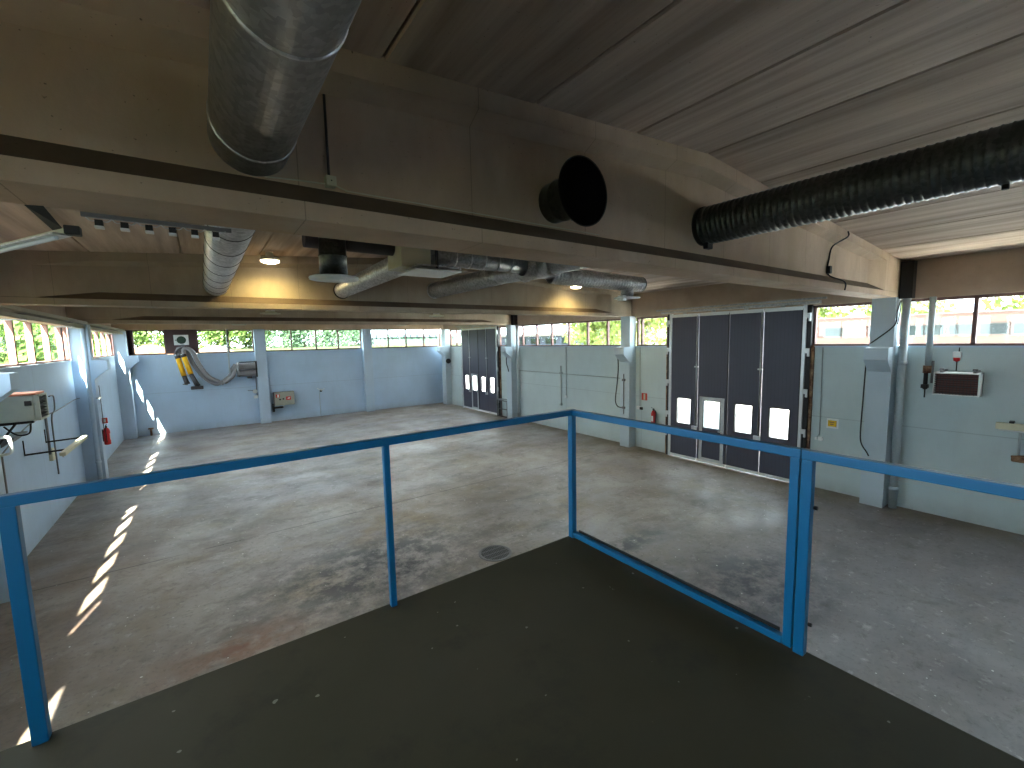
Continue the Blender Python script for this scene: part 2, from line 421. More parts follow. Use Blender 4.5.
TOP = 5.45
def wall(name, boxes, mat, label):
    mb = MB()
    for b in boxes: mb.box(*b)
    return tag(mk(name, mb, mat, kind='structure'), label, 'wall')
wall('wall_left', [(XL-0.12, XL, YR, YB, 0, SILL)], m_wall_left, 'pale blue wall panels below the windows on the heater and arm lamp side')
D1, D2 = (4.34, 8.26), (17.95, 21.70)
wall('wall_right', [(XR, XR+0.12, YR, D1[0], 0, SILL), (XR, XR+0.12, D1[1], D2[0], 0, SILL), (XR, XR+0.12, D2[1], YB, 0, SILL)], m_wall_right, 'pale grey green wall panels beside the dark folding doors')
wall('wall_back', [(XL-0.12, XR+0.12, YB, YB+0.12, 0, SILL)], m_wall, 'pale blue end wall with the exhaust hoses and control cabinet')
wall('wall_rear', [(XL-0.12, XR+0.12, YR-0.12, YR, 0, TOP+0.3)], m_wall, 'plain wall behind the mezzanine')
tag(mk('trim_left', MB().box(XL-0.10, XL, YR, YB, HEAD, TOP), m_band, kind='structure'), 'concrete lintel band above the windows over the cable tray', 'lintel')
tag(mk('trim_right', MB().box(XR-0.06, XR+0.10, YR, YB, HEAD+0.0, TOP), m_band, kind='structure'), 'concrete lintel band above the folding doors', 'lintel')
tag(mk('trim_back', MB().box(XL-0.1, XR+0.1, YB, YB+0.1, HEAD+0.08, TOP+0.3), m_band, kind='structure'), 'concrete lintel band above the end wall windows', 'lintel')

# roof beams: I section with haunches, solid end blocks
def beam(y, label, mat=None):
    def ring(x, web, top):
        zc = ceil_z(x)+0.02; F = 0.20
        L = [(F, 4.50), (F, 4.60), (web, 4.60+(F-web)*0.95), (web, zc-0.23), (F, zc-0.16), (F, zc)]
        return [(x, y-a, z) for a, z in L] + [(x, y+a, z) for a, z in reversed(L)]
    st = [(XL+0.02, 0.195), (-2.0, 0.195), (-1.3, 0.07), (1.0, 0.07), (RX-0.5, 0.07), (RX, 0.07), (RX+0.5, 0.07), (8.0, 0.07), (10.35, 0.07), (10.95, 0.195), (11.95, 0.195)]
    mb = MB(); mb.loft([ring(x, w, 0) for x, w in st])
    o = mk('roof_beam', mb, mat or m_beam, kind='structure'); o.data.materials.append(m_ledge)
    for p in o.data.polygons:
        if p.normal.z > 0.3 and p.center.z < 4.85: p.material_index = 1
    return tag(o, label, 'beam')
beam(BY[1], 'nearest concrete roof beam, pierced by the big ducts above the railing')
beam(BY[2], 'second concrete roof beam, lit yellow by a ceiling lamp', m_beam_dimmed)
beam(BY[3], 'third concrete roof beam, close to the end wall', m_beam_dimmed)
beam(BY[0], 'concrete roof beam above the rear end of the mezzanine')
tag(mk('roof_beam', MB().box(XL, XR, YB-0.36, YB-0.02, 4.56, 5.6), m_beam, kind='structure'), 'concrete edge beam directly above the end wall windows', 'beam')

# columns with crane corbels
def column(x_wall, sx, y, depth, label, w=0.40):
    # side profile in the XZ plane, extruded along Y; sx = +1 projects towards +x
    pr = [(0, 0), (depth, 0), (depth, 2.95), (depth+0.30, 3.22), (depth+0.30, 3.46), (depth-0.02, 3.48), (depth-0.02, 4.50), (0, 4.50)]
    mb = MB(); mb.loft([[(x_wall+sx*a, yy, z) for a, z in pr] for yy in (y-w/2, y+w/2)])
    o = mk('column', mb, m_col if sx > 0 else m_col_right, kind='structure')
    return tag(o, label, 'column')
column(XR, -1, 2.92, 0.40, 'pale blue column with corbel beside the yellow sign')
column(XR, -1, 9.80, 0.34, 'pale blue column with corbel by the red fire extinguisher sign')
column(XR, -1, 16.72, 0.34, 'pale blue column with corbel in front of the far folding door')
column(XR, -1, 23.50, 0.34, 'pale blue corner column beyond the far folding door', 0.5)
column(XL, 1, 16.80, 0.42, 'pale blue column with corbel carrying the wall fire extinguisher')
column(XL, 1, 9.75, 0.27, 'pale blue column just behind the first railing post')
column(XL, 1, 2.92, 0.30, 'pale blue column beside the end of the platform')
column(XL, 1, 24.02, 0.42, 'pale blue corner column beside the sunlit end wall')
def pillar(x, label, w=0.46):
    mb = MB().box(x-w/2, x+w/2, YB-0.34, YB, 0, 4.56, 0.012)
    return tag(mk('column', mb, m_col, kind='structure'), label, 'column')
pillar(2.30, 'pale blue pillar between the hose reel and the control cabinet')
pillar(7.42, 'pale blue pillar in the middle of the end wall')

# dark steel stubs between beam ends and lintel
for y, lb in ((2.92, 'dark steel post above the column beside the yellow sign'), (16.75, 'dark steel post above the far door column')):
    tag(mk('steel_post', MB().box(11.82, 12.04, y-0.42, y-0.21, 4.47, 5.22), m_dark, kind='structure'), lb, 'post')

# windows: frame (one mesh), glass (one mesh)
NW = [0]
def window(axis, c, a0, a1, muls, mat, label, head=HEAD, sill=SILL, d=0.10, w=0.06):
    NW[0] += 1
    mw = 0.09 if c < 0 else w
    mb = MB(); mb.frame(axis, c, a0, a1, sill, head, w, d)
    for m in muls:
        ww = mw/2
        if isinstance(m, tuple): m, ww = m[0], m[1]/2
        if axis == 'x': mb.box(c-d/2, c+d/2, m-ww, m+ww, sill, head)
        else: mb.box(m-ww, m+ww, c-d/2, c+d/2, sill, head)
    o = mk('window_%d' % NW[0], mb, mat, kind='structure'); tag(o, label, 'window')
    g = MB()
    if axis == 'x': g.box(c-0.004, c+0.004, a0+w*0.5, a1-w*0.5, sill+w*0.5, head-w*0.5)
    else: g.box(a0+w*0.5, a1-w*0.5, c-0.004, c+0.004, sill+w*0.5, head-w*0.5)
    mk('glass', g, m_glass, o)
    return o
xl = XL-0.06
window('x', xl, 3.15, 9.54, [4.2, 5.27, 6.34, 7.4, 8.47], m_brown_left, 'brown framed window strip between the first two columns of the heater wall')
wl = window('x', xl, 9.98, 16.58, [11.3, 12.45, 13.6, 14.8, (16.06, 0.22)], m_brown_left, 'brown framed window strip above the wall heater')
window('x', xl, 17.02, 23.80, [18.5, 19.9, 21.0, 22.2, (23.4, 0.3)], m_brown_left, 'brown framed window strip above the extinguisher column')
window('x', xl, -4.2, 2.70, [-3.1, -2.0, -0.9, 0.2, 1.3], m_brown_left, 'brown framed window strip beside the platform')
xr = XR+0.06
window('x', xr, -4.2, 2.70, [-3.5, -2.48, -1.46, -0.44, 0.6, 1.63], m_brown, 'window strip above the louvred heater, brick building outside')
window('x', xr, 3.14, 4.34, [], m_brown, 'single window pane above the yellow sign')
window('x', xr, 8.36, 9.58, [9.38], m_brown, 'single window pane beside the near folding door, trees outside')
window('x', xr, 10.02, 16.50, [10.91, 11.92, 12.98, 14.03, 15.04, 16.07], m_brown, 'window strip of narrow panes between the two folding doors')
window('x', xr, 16.94, 18.0, [], m_brown, 'narrow window pane beside the far folding door and its column')
window('x', xr, 21.75, 23.25, [22.5], m_brown, 'window pane beyond the far folding door near the room corner')
yb = YB+0.06
window('y', yb, -2.45, -1.25, [(-2.40, 0.16)], m_brown, 'window pane in the corner with the soil heap outside', HEAD+0.1)
window('y', yb, -0.16, 2.08, [1.05], m_brown, 'window with two panes behind the hanging pipe', HEAD+0.1)
window('y', yb, 2.52, 7.20, [3.72, 4.88, 5.98], m_brown, 'four pane window above the control cabinet', HEAD+0.1)
window('y', yb, 7.64, 12.0, [8.72, 9.79, 10.90], m_brown, 'window with green roofed shed outside, by the far corner', HEAD+0.1)
tag(mk('trim_5', MB().box(XL-0.1, -2.44, YB+0.01, YB+0.1, SILL, HEAD+0.1), m_brownpanel, kind='structure'), 'dark brown infill at the corner end of the window strip', 'panel')
tag(mk('trim_1', MB().box(-1.27, -0.14, YB-0.03, YB+0.1, SILL+0.02, HEAD+0.1, 0.01), m_brownpanel, kind='structure'), 'dark brown infill panel above the exhaust hoses', 'panel')
# sills
for nm, b, lb in (('trim_2', (XL-0.02, XL+0.03, YR, YB, SILL-0.02, SILL+0.015), 'sill under the heater wall windows'),
                  ('trim_3', (XR-0.03, XR+0.02, D1[1], D2[0], SILL-0.02, SILL+0.015), 'sill between the two folding doors'),
                  ('trim_4', (XR-0.03, XR+0.02, YR, D1[0], SILL-0.02, SILL+0.015), 'sill above the louvred heater and yellow sign')):
    tag(mk(nm, MB().box(*b), m_col, kind='structure'), lb, 'sill')

# ------------------------------------------------------------------ folding doors
def folding_door(n, y0, y1, label):
    root = thing('door_%d' % n, label, 'door', (12.0, (y0+y1)/2, 0), kind='structure')
    X = 12.0; W = (y1-y0)/4; ztop = 4.46
    for i in range(4):                      # i = 0 is the leaf farthest from the camera
        b = y1-i*W-0.012; a = y1-(i+1)*W+0.012
        pa, pb = a+0.21, b-0.21; z0, z1 = 1.10, 1.88
        mb = MB()
        for q in ((a, b, 0.07, z0), (a, b, z1, ztop), (a, pa, z0, z1), (pb, b, z0, z1)):
            mb.box(X-0.03, X+0.03, q[0], q[1], q[2], q[3])
        leaf = mk('leaf', mb, m_door, root)
        mk('pane', MB().box(X-0.006, X+0.006, pa, pb, z0, z1), m_glass, leaf)
        mk('pane_frame', MB().frame('x', X, pa-0.03, pb+0.03, z0-0.03, z1+0.03, 0.035, 0.085), m_greyplastic if i != 1 else m_alu, leaf)
        mk('top_rail', MB().box(X-0.045, X+0.035, a, b, ztop-0.09, ztop), m_alu, leaf)
        mk('bottom_seal', MB().box(X-0.05, X+0.035, a, b, 0.02, 0.10), m_white, leaf)
        if i == 1:
            f = MB()
            f.box(X-0.05, X-0.03, pa-0.14, pa-0.05, 0.10, 1.98).box(X-0.05, X-0.03, pb+0.05, pb+0.14, 0.10, 1.98)
            f.box(X-0.05, X-0.03, pa-0.14, pb+0.14, 1.92, 2.0).box(X-0.05, X-0.03, pa-0.05, pb+0.05, 0.10, 0.17)
            w = mk('wicket_frame', f, m_alu, root)
            mk('wicket_handle', MB().tube([(X-0.05, pa-0.1, 1.03), (X-0.10, pa-0.1, 1.03), (X-0.10, pa-0.0, 1.03)], 0.012, 8), m_galv, w)
        if i in (0, 2):
            r = mk('locking_rod', MB().cyl((X-0.055, a+0.03, 1.12), (X-0.055, a+0.03, ztop-0.02), 0.014, 10), m_alu, root)
            mk('rod_handle', MB().box(X-0.09, X-0.03, a-0.03, a+0.14, 0.97, 1.09, 0.012), m_alu, r)
            mk('rod_guide', MB().box(X-0.075, X-0.03, a-0.03, a+0.09, 2.86, 2.90), m_alu, r)
        else:
            mk('seal_strip', MB().box(X-0.04, X-0.028, a-0.02, a+0.012, 0.1, ztop-0.05), m_black, root)
    for (s, lab) in ((y0-0.035, 0), (y1+0.035, 0)):
        mk('frame_post', MB().box(X-0.05, X+0.06, s-0.035, s+0.035, 0, ztop+0.03), m_alu, root)
    for s, sg in ((y0, -1), (y1, 1)):
        for z in (0.75, 1.35, 2.35, 3.35, 4.2):
            h = MB().box(X-0.07, X-0.03, s+sg*0.06, s+sg*0.17, z-0.03, z+0.09, 0.008).box(X-0.07, X-0.03, s+sg*0.12, s+sg*0.17, z-0.11, z+0.0, 0.008)
            mk('hinge', h, m_alu, root)
    mk('track', MB().box(X-0.12, X+0.02, y0-0.35, y1+0.35, ztop+0.045, ztop+0.11).box(X-0.15, X-0.11, y0-0.5, y1+0.5, ztop+0.13, ztop+0.18), m_galv, root)
    for k in range(4):
        yy = y0+0.45+k*W
        mk('track_hanger', MB().box(X-0.1, X-0.05, yy-0.05, yy+0.05, ztop, ztop+0.06), m_galv, root)
    for s, sg in ((y0-0.07, -1), (y1+0.07, 1)):
        mk('dark_jamb', MB().box(X+0.0, X+0.12, s, s+sg*0.10, 0, 4.48), m_dark, root)
        mk('rusty_jamb', MB().box(X+0.04, X+0.16, s+sg*0.07, s+sg*0.16, 0, 3.5), m_rust, root)
folding_door(1, 4.50, 8.13, 'near tall dark grey folding door with four lit panes, beside the yellow sign')
folding_door(2, 18.10, 21.55, 'far tall dark grey folding door with four lit panes near the room corner')

# ------------------------------------------------------------------ mezzanine
tag(mk('floor_mezzanine', MB().box(XL, 2.37, YR, 2.50, 2.02, 2.20, 0.006), m_plat, kind='structure'), 'dark rubber covered mezzanine floor under the blue railing', 'floor')
wall('wall_mezzanine', [(XL, 2.28, 2.25, 2.37, 0, 2.02), (2.16, 2.28, YR, 2.37, 0, 2.02)], m_wall, 'pale blue wall under the mezzanine edge')

zt = 3.245
rl = thing('railing', 'blue railing section with two posts along the platform front, left of the corner', 'railing', (0.8, 2.465, 2.2))
mk('top_rail', MB().box(XL+0.02, 2.357, 2.445, 2.49, zt-0.046, zt, 0.005), m_blue, rl)
for x, w in ((-0.658, 0.050), (0.835, 0.036), (2.333, 0.046)):
    mk('post', MB().box(x-w/2, x+w/2, 2.468-w/2, 2.468+w/2, 2.2, zt-0.044, 0.004), m_blue, rl)
gt = thing('gate', 'blue framed railing gate panel with bottom bar at the platform corner', 'gate', (2.335, 1.65, 2.2))
mk('top_rail', MB().box(2.313, 2.357, 0.855, 2.442, zt-0.048, zt-0.002, 0.005), m_blue, gt)
mk('bottom_rail', MB().box(2.313, 2.353, 0.90, 2.442, 2.21, 2.25, 0.005), m_blue, gt)
mk('stile', MB().box(2.313, 2.355, 0.858, 0.900, 2.21, zt-0.048, 0.005), m_blue, gt)
mk('rubber_edge', MB().box(2.356, 2.362, 0.93, 2.42, 2.215, 2.265), m_black, gt)
r2 = thing('railing', 'blue railing continuing from the double post towards the bottom of the view', 'railing', (2.335, 0.0, 2.2))
mk('top_rail', MB().box(2.313, 2.357, YR+0.05, 0.852, zt-0.048, zt-0.002, 0.005), m_blue, r2)
mk('post', MB().box(2.311, 2.357, 0.802, 0.850, 2.2, zt-0.048, 0.005), m_blue, r2)
mk('post', MB().box(2.311, 2.357, -1.65, -1.60, 2.2, zt-0.048, 0.005), m_blue, r2)
mk('hinge_pin', MB().cyl((2.35, 0.80, 2.36), (2.35, 0.785, 2.36), 0.010, 8), m_dark, r2)
mk('hinge_pin', MB().cyl((2.35, 0.80, 2.96), (2.35, 0.785, 2.96), 0.010, 8), m_dark, r2)

# ------------------------------------------------------------------ ducts parallel to the hall
def seams(x, z, r, ys, part, mat, root):
    for y in ys:
        mk(part, MB().lathe((x, y-0.009, z), (0, 1, 0), [(0, r*0.99), (0.003, r+0.005), (0.015, r+0.005), (0.018, r*0.99)], 40), mat, root)
def corrugated(p, q, r, pitch, amp, n=28):
    p = Vector(p); q = Vector(q); L = (q-p).length; k = max(2, int(L/pitch)); prof = []
    for i in range(k):
        d = i*L/k; s = L/k
        prof += [(d, r), (d+s*0.70, r), (d+s*0.80, r+amp), (d+s*0.92, r+amp)]
    prof += [(L, r)]
    return MB().lathe(p, q-p, prof, n)
AX, AZ, AR = 0.305, 4.925, 0.194
du = thing('ventilation_duct', 'big smooth galvanised duct overhead piercing the nearest beam', 'duct', (AX, -0.8, AZ))
mk('pipe', MB().cyl((AX, -4.2, AZ), (AX, 2.90, AZ), AR, 48), m_galv, du)
seams(AX, AZ, AR, (2.62, 1.63, 0.4, -0.8), 'seam', m_galv_light, du)
d2 = thing('ventilation_duct', 'long pale galvanised duct between the nearest and second beams, beside the lit lamp', 'duct', (AX, 6.5, AZ))
mk('pipe', MB().cyl((AX, 2.94, AZ), (AX, 10.0, AZ), AR, 48), m_galv_light, d2)  # same steel as the near duct; brighter light put into a paler colour
seams(AX, AZ, AR, [3.9+0.78*k for k in range(8)], 'seam', m_dark, d2)
d3 = thing('ventilation_duct', 'short end of pale duct visible just beyond the second beam', 'duct', (AX, 12, AZ))
mk('pipe', MB().cyl((AX, 10.04, AZ), (AX, 13.2, AZ), AR, 36), m_galv_light, d3)  # brighter light put into the pale colour here as well
mk('end_cap', MB().lathe((AX, 13.2, AZ), (0, 1, 0), [(0, AR+0.01), (0.02, AR+0.01), (0.06, 0.12), (0.07, 0.0)], 36), m_galv, d3)
BX, BZ, BR = 4.74, 5.03, 0.20
db = thing('ventilation_duct', 'dark spiral ribbed duct crossing overhead from the nearest beam', 'duct', (BX, -0.5, BZ))
mk('pipe', corrugated((BX, 2.84, BZ), (BX, -4.2, BZ), BR, 0.055, 0.006, 40), m_spiral_dark, db)
mk('end_collar', MB().lathe((BX, 2.80, BZ), (0, 1, 0), [(0, BR), (0.0, BR+0.012), (0.05, BR+0.012), (0.05, BR)], 40), m_dark, db)
mk('clip', MB().box(BX-0.06, BX+0.05, 2.74, 2.80, BZ-BR-0.06, BZ-BR+0.01, 0.012), m_black, db)
mk('saddle_bolt', MB().cyl((BX+0.06, 0.55, BZ-0.23), (BX+0.06, 0.55, BZ-0.19), 0.02, 8), m_black, db)
CX, CZ, CR = 2.50, 4.93, 0.16
dc = thing('duct_outlet', 'round duct stub with wide black bell mouth on the nearest beam', 'duct outlet', (CX, 2.7, CZ))
mk('collar', corrugated((CX, 2.86, CZ), (CX, 2.56, CZ), CR, 0.10, 0.006, 40), m_spiral_dark, dc)
mk('bell_mouth', MB().lathe((CX, 2.57, CZ), (0, -1, 0), [(-0.03, CR), (0.0, CR+0.01), (0.04, CR+0.05), (0.06, 0.245), (0.075, 0.262), (0.082, 0.262), (0.07, 0.245), (0.05, CR+0.03), (0.0, CR-0.01)], 48), m_dark, dc)
mk('damper_plate', MB().lathe((CX, 2.50, CZ), (0, -1, 0), [(0, 0.0), (0.0, 0.25), (0.008, 0.252), (0.012, 0.0)], 48), m_inside, dc)
mk('clamp', MB().box(CX-0.02, CX+0.08, 2.56, 2.62, CZ-CR-0.035, CZ-CR+0.01, 0.006), m_galv_light, dc)

# second bay: duct along the hall behind the outlet and behind the dark spiral duct, cross duct and diffusers
de = thing('ventilation_duct', 'pale ribbed duct running to the second beam from the square ceiling diffuser', 'duct', (CX, 8, CZ))
mk('pipe', corrugated((2.42, 5.95, 4.92), (2.55, 9.94, 4.93), 0.145, 0.10, 0.016, 30), m_galv_light, de)
mk('end_ring', MB().lathe((2.55, 9.80, 4.93), (0, 1, 0), [(0, 0.15), (0, 0.175), (0.06, 0.175), (0.06, 0.15)], 30), m_dark, de)
df = thing('ventilation_duct', 'grey ribbed duct running to the second beam from the cross duct junction', 'duct', (BX, 8, BZ))
mk('pipe', corrugated((BX, 6.9, BZ), (BX-0.02, 9.94, BZ), 0.165, 0.10, 0.016, 30), m_galv, df)
mk('reducer', MB().lathe((BX, 6.2, BZ), (0, 1, 0), [(0, 0.19), (0.45, 0.18), (0.7, 0.172)], 30), m_galv, df)
mk('end_ring', MB().lathe((BX-0.02, 9.80, BZ), (0, 1, 0), [(0, 0.17), (0, 0.19), (0.06, 0.19), (0.06, 0.17)], 30), m_galv_light, df)
dg = thing('ventilation_duct', 'smooth galvanised duct from the nearest beam into the cross duct junction', 'duct', (BX, 4.3, BZ))
mk('pipe', MB().cyl((BX, 2.94, BZ), (BX, 5.4, BZ), 0.19, 36), m_galv, dg)
mk('seam', MB().lathe((BX, 4.3, BZ), (0, 1, 0), [(0, 0.19), (0.0, 0.198), (0.02, 0.198), (0.02, 0.19)], 36), m_galv_light, dg)
CY = 5.8
dh = thing('cross_duct', 'silver duct with junction running across between the roof beams to the ribbed end', 'duct', (4.5, CY, 5.0))
mk('pipe', MB().cyl((2.55, CY, 5.04), (4.42, CY, 5.04), 0.155, 36), m_galv, dh)
for x in (3.1, 3.35, 3.6, 3.85, 4.1): mk('seam', MB().lathe((x, CY, 5.04), (1, 0, 0), [(0, 0.155), (0.0, 0.163), (0.02, 0.163), (0.02, 0.155)], 36), m_galv_light, dh)
mk('junction', MB().lathe((4.74, CY-0.42, 5.02), (0, 1, 0), [(0, 0.19), (0.02, 0.215), (0.06, 0.215), (0.10, 0.20), (0.74, 0.20), (0.78, 0.215), (0.82, 0.215), (0.84, 0.19)], 36).lathe((4.40, CY, 5.0), (1, 0, 0), [(0, 0.16), (0.02, 0.175), (0.6, 0.175), (0.68, 0.15)], 36), m_galv, dh)
mk('ribbed_pipe', corrugated((5.0, CY, 4.90), (7.42, CY, 4.87), 0.138, 0.075, 0.014, 30), m_galv_light, dh)
mk('end_cap', MB().lathe((7.40, CY, 4.87), (1, 0, 0), [(0, 0.15), (0.05, 0.15), (0.055, 0.13), (0.03, 0.12), (0.03, 0.0)], 30), m_dark, dh)
mk('drop_pipe', MB().cyl((7.02, CY, 4.85), (7.02, CY, 4.60), 0.12, 28).lathe((7.02, CY, 4.66), (0, 0, 1), [(0, 0.12), (0, 0.13), (0.02, 0.13), (0.02, 0.12)], 28), m_galv, dh)
mk('diffuser', MB().lathe((7.02, CY, 4.60), (0, 0, -1), [(0, 0.12), (0.01, 0.26), (0.025, 0.26), (0.03, 0.20), (0.02, 0.12), (0.02, 0.0)], 32), m_white, dh)
mk('damper_box', MB().box(6.78, 6.88, CY-0.10, CY+0.04, 4.52, 4.62, 0.01), m_galv_light, dh)
di = thing('cross_duct', 'dark insulated duct with round drop and white disc diffuser behind the nearest beam', 'duct', (1.7, CY, 5.07))
mk('pipe', MB().cyl((1.10, CY, 5.07), (2.2, CY, 5.07), 0.105, 28), m_greyplastic, di)
mk('drop_pipe', MB().cyl((1.40, CY-0.1, 5.12), (1.40, CY-0.1, 4.62), 0.16, 32).lathe((1.40, CY-0.1, 4.86), (0, 0, 1), [(0, 0.16), (0, 0.168), (0.015, 0.168), (0.015, 0.16)], 32), m_spiral_dark, di)
mk('diffuser', MB().lathe((1.40, CY-0.1, 4.62), (0, 0, -1), [(0, 0.16), (0.005, 0.285), (0.02, 0.29), (0.035, 0.285), (0.035, 0.22), (0.02, 0.21), (0.02, 0.17), (0.04, 0.16), (0.04, 0.0)], 40), m_white, di)
mk('support_wire', MB().cyl((1.85, CY, 5.07), (1.85, CY, ceil_z(1.85)-0.002), 0.006, 6), m_black, di)
dj = thing('ceiling_diffuser', 'square white air diffuser tray hanging under a grey metal box', 'diffuser', (2.6, 5.55, 4.7))
mk('plenum_box', MB().box(2.20, 2.62, 5.50, 6.0, 4.79, 5.14, 0.01), m_offwhite, dj)
mk('tray', MB().loft([[(2.28, 5.24, 4.72), (2.94, 5.24, 4.72), (2.94, 5.86, 4.72), (2.28, 5.86, 4.72)], [(2.28, 5.24, 4.735), (2.94, 5.24, 4.735), (2.94, 5.86, 4.735), (2.28, 5.86, 4.735)], [(2.40, 5.36, 4.775), (2.82, 5.36, 4.775), (2.82, 5.74, 4.775), (2.40, 5.74, 4.775)]]), m_white, dj)
mk('louvre', MB().frame('x', 2.95, 5.28, 5.82, 4.755, 4.80, 0.012, 0.02).box(2.34, 2.94, 5.30, 5.80, 4.785, 4.80), m_galv_light, dj)
mk('bracket', MB().box(2.60, 2.63, 5.3, 5.33, 4.74, 5.1), m_dark, dj)
mk('bracket', MB().box(2.90, 2.93, 5.75, 5.78, 4.74, 5.1), m_dark, dj)

# ------------------------------------------------------------------ lamps
def ceiling_lamp(x, y, label):
    z = ceil_z(x)
    t = thing('ceiling_lamp', label, 'lamp', (x, y, z), 'lit round lamps on the ceiling')
    mk('base', MB().lathe((x, y, z), (0, 0, -1), [(0, 0.06), (0.08, 0.07), (0.1, 0.15), (0.15, 0.17), (0.16, 0.15)], 32), m_white, t)
    mk('lamp_glass', MB().lathe((x, y, z-0.15), (0, 0, -1), [(0, 0.155), (0.03, 0.15), (0.05, 0.10), (0.055, 0.0)], 32), m_lampwhite, t)
    L = bpy.data.lights.new('ceiling_lamp_light', 'SPOT'); L.energy = LAMP_W; L.color = (1.0, 0.78, 0.28)
    L.spot_size = 2.9; L.spot_blend = 0.6; L.shadow_soft_size = 0.12
    o = bpy.data.objects.new('ceiling_lamp_light', L); COL.objects.link(o); o.parent = t; o.location = (0, 0, -0.24)
ceiling_lamp(1.16, 9.30, 'lit round ceiling lamp next to the pale galvanised duct')
ceiling_lamp(9.0, 9.30, 'lit round ceiling lamp below the ribbed end of the cross duct')
def pendant(x, y, z, label):
    t = thing('pendant_lamp', label, 'lamp', (x, y, z), 'unlit pendant lamps over the far bays')
    mk('shade', MB().lathe((x, y, z), (0, 0, 1), [(0.015, 0.0), (0.01, 0.22), (0.0, 0.25), (0.03, 0.25), (0.05, 0.14), (0.07, 0.11)], 28), m_offwhite, t)
    mk('housing', MB().lathe((x, y, z+0.06), (0, 0, 1), [(0, 0.11), (0.12, 0.10), (0.14, 0.06), (0.15, 0.0)], 24), m_galv_light, t)
    L = bpy.data.lights.new('pendant_fill_light', 'SPOT'); L.energy = PENDANT_FILL_W; L.color = (1.0, 0.97, 0.92)  # added fill to brighten the hall; the pendant itself is unlit
    L.spot_size = 3.0; L.spot_blend = 0.8; L.shadow_soft_size = 0.22
    o = bpy.data.objects.new('pendant_fill_light', L); COL.objects.link(o); o.parent = t; o.location = (0, 0, -0.26)
    mk('rod', MB().cyl((x, y, z+0.2), (x, y, ceil_z(x)+0.01), 0.008, 6), m_dark, t)
pendant(1.60, 13.5, 4.64, 'unlit pendant lamp hanging beyond the lit beam near the pale duct end')
pendant(6.55, 13.5, 4.64, 'unlit pendant lamp hanging in front of the far folding door')
pendant(1.30, 20.6, 4.62, 'flat unlit pendant lamp close to the end wall above the hose reel')
pendant(8.10, 20.6, 4.60, 'flat unlit pendant lamp close to the end wall above its middle pillar')

t = thing('strip_lamp', 'pale fluorescent strip lamp hung by a black strap under the nearest beam', 'lamp', (-0.9, 3.7, 4.42))
mk('housing', MB().bar((-0.50, 3.16, 4.40), (-1.45, 4.78, 4.40), 0.045, 0.028), m_offwhite, t)
mk('reflector', MB().bar((-0.53, 3.16, 4.382), (-1.46, 4.75, 4.382), 0.075, 0.008), m_galv_light, t)
mk('end_socket', MB().box(-0.515, -0.455, 3.10, 3.16, 4.375, 4.42, 0.006), m_black, t)
mk('strap', MB().add([(-0.645, 3.125, 4.50), (-0.575, 3.105, 4.50), (-0.525, 3.14, 4.41), (-0.575, 3.22, 4.41), (-0.645, 3.135, 4.50), (-0.575, 3.115, 4.50), (-0.525, 3.15, 4.41), (-0.575, 3.23, 4.41)], [(0, 1, 2, 3), (7, 6, 5, 4), (0, 4, 5, 1), (1, 5, 6, 2), (2, 6, 7, 3), (3, 7, 4, 0)]), m_black, t)
mk('tube', MB().cyl((-0.56, 3.2, 4.37), (-1.42, 4.68, 4.37), 0.011, 8), m_white, t)

t = thing('hanger_rail', 'slim metal rail with six hanging clips under the nearest beam', 'rail', (-0.13, 3.15, 4.47))
mk('rail', MB().bar((-0.45, 3.14, 4.488), (0.20, 3.16, 4.488), 0.02, 0.022), m_steelpipe, t)
for k in range(6):
    x = -0.385+k*0.101
    c = mk('clip', MB().box(x-0.016, x+0.016, 3.13, 3.16, 4.435, 4.468, 0.003), m_black, t)
    mk('clip_foot', MB().box(x-0.018, x+0.018, 3.125, 3.165, 4.425, 4.436), m_white, c)
    mk('loop', MB().tube(smooth_path([(x-0.05, 3.15, 4.478), (x-0.03, 3.15, 4.462), (x, 3.15, 4.467), (x+0.03, 3.15, 4.462), (x+0.05, 3.15, 4.478)], 4), 0.003, 6), m_galv_light, c)

t = thing('junction_box', 'small cream junction box on the nearest beam right of the big duct', 'junction box', (0.70, 2.83, 4.77))
mk('box', MB().box(0.675, 0.735, 2.79, 2.85, 4.735, 4.795, 0.006), m_offwhite, t)
mk('screw', MB().cyl((0.705, 2.786, 4.765), (0.705, 2.79, 4.765), 0.004, 8), m_dark, t)
mk('wire', MB().tube(smooth_path([(0.36, 2.84, 4.735), (0.5, 2.835, 4.745), (0.68, 2.83, 4.752)], 4), 0.004, 6).tube(smooth_path([(0.735, 2.83, 4.752), (0.80, 2.82, 4.73), (0.86, 2.80, 4.722), (1.6, 2.80, 4.725), (3.0, 2.80, 4.725)], 5), 0.004, 6), m_offwhite, t)
tag(mk('vertical_conduit', MB().cyl((0.705, 2.845, 4.79), (0.705, 2.845, 5.27), 0.008, 8), m_greyplastic), 'thin vertical conduit rising from the cream junction box up the beam', 'conduit')
t = thing('switch_cable', 'thin black cable with small box down the nearest beam by the end column', 'cable', (8.5, 2.8, 5.0))
mk('cable', MB().tube(smooth_path([(8.75, 2.70, ceil_z(8.75)-0.02), (8.75, 2.70, 5.36), (8.45, 2.80, 5.20), (8.42, 2.835, 5.0), (8.41, 2.835, 4.75), (8.75, 2.71, 4.64), (8.78, 2.71, 4.50)], 5), 0.012, 6), m_black, t)
mk('box', MB().box(8.36, 8.44, 2.79, 2.85, 4.76, 4.88, 0.008), m_black, t)

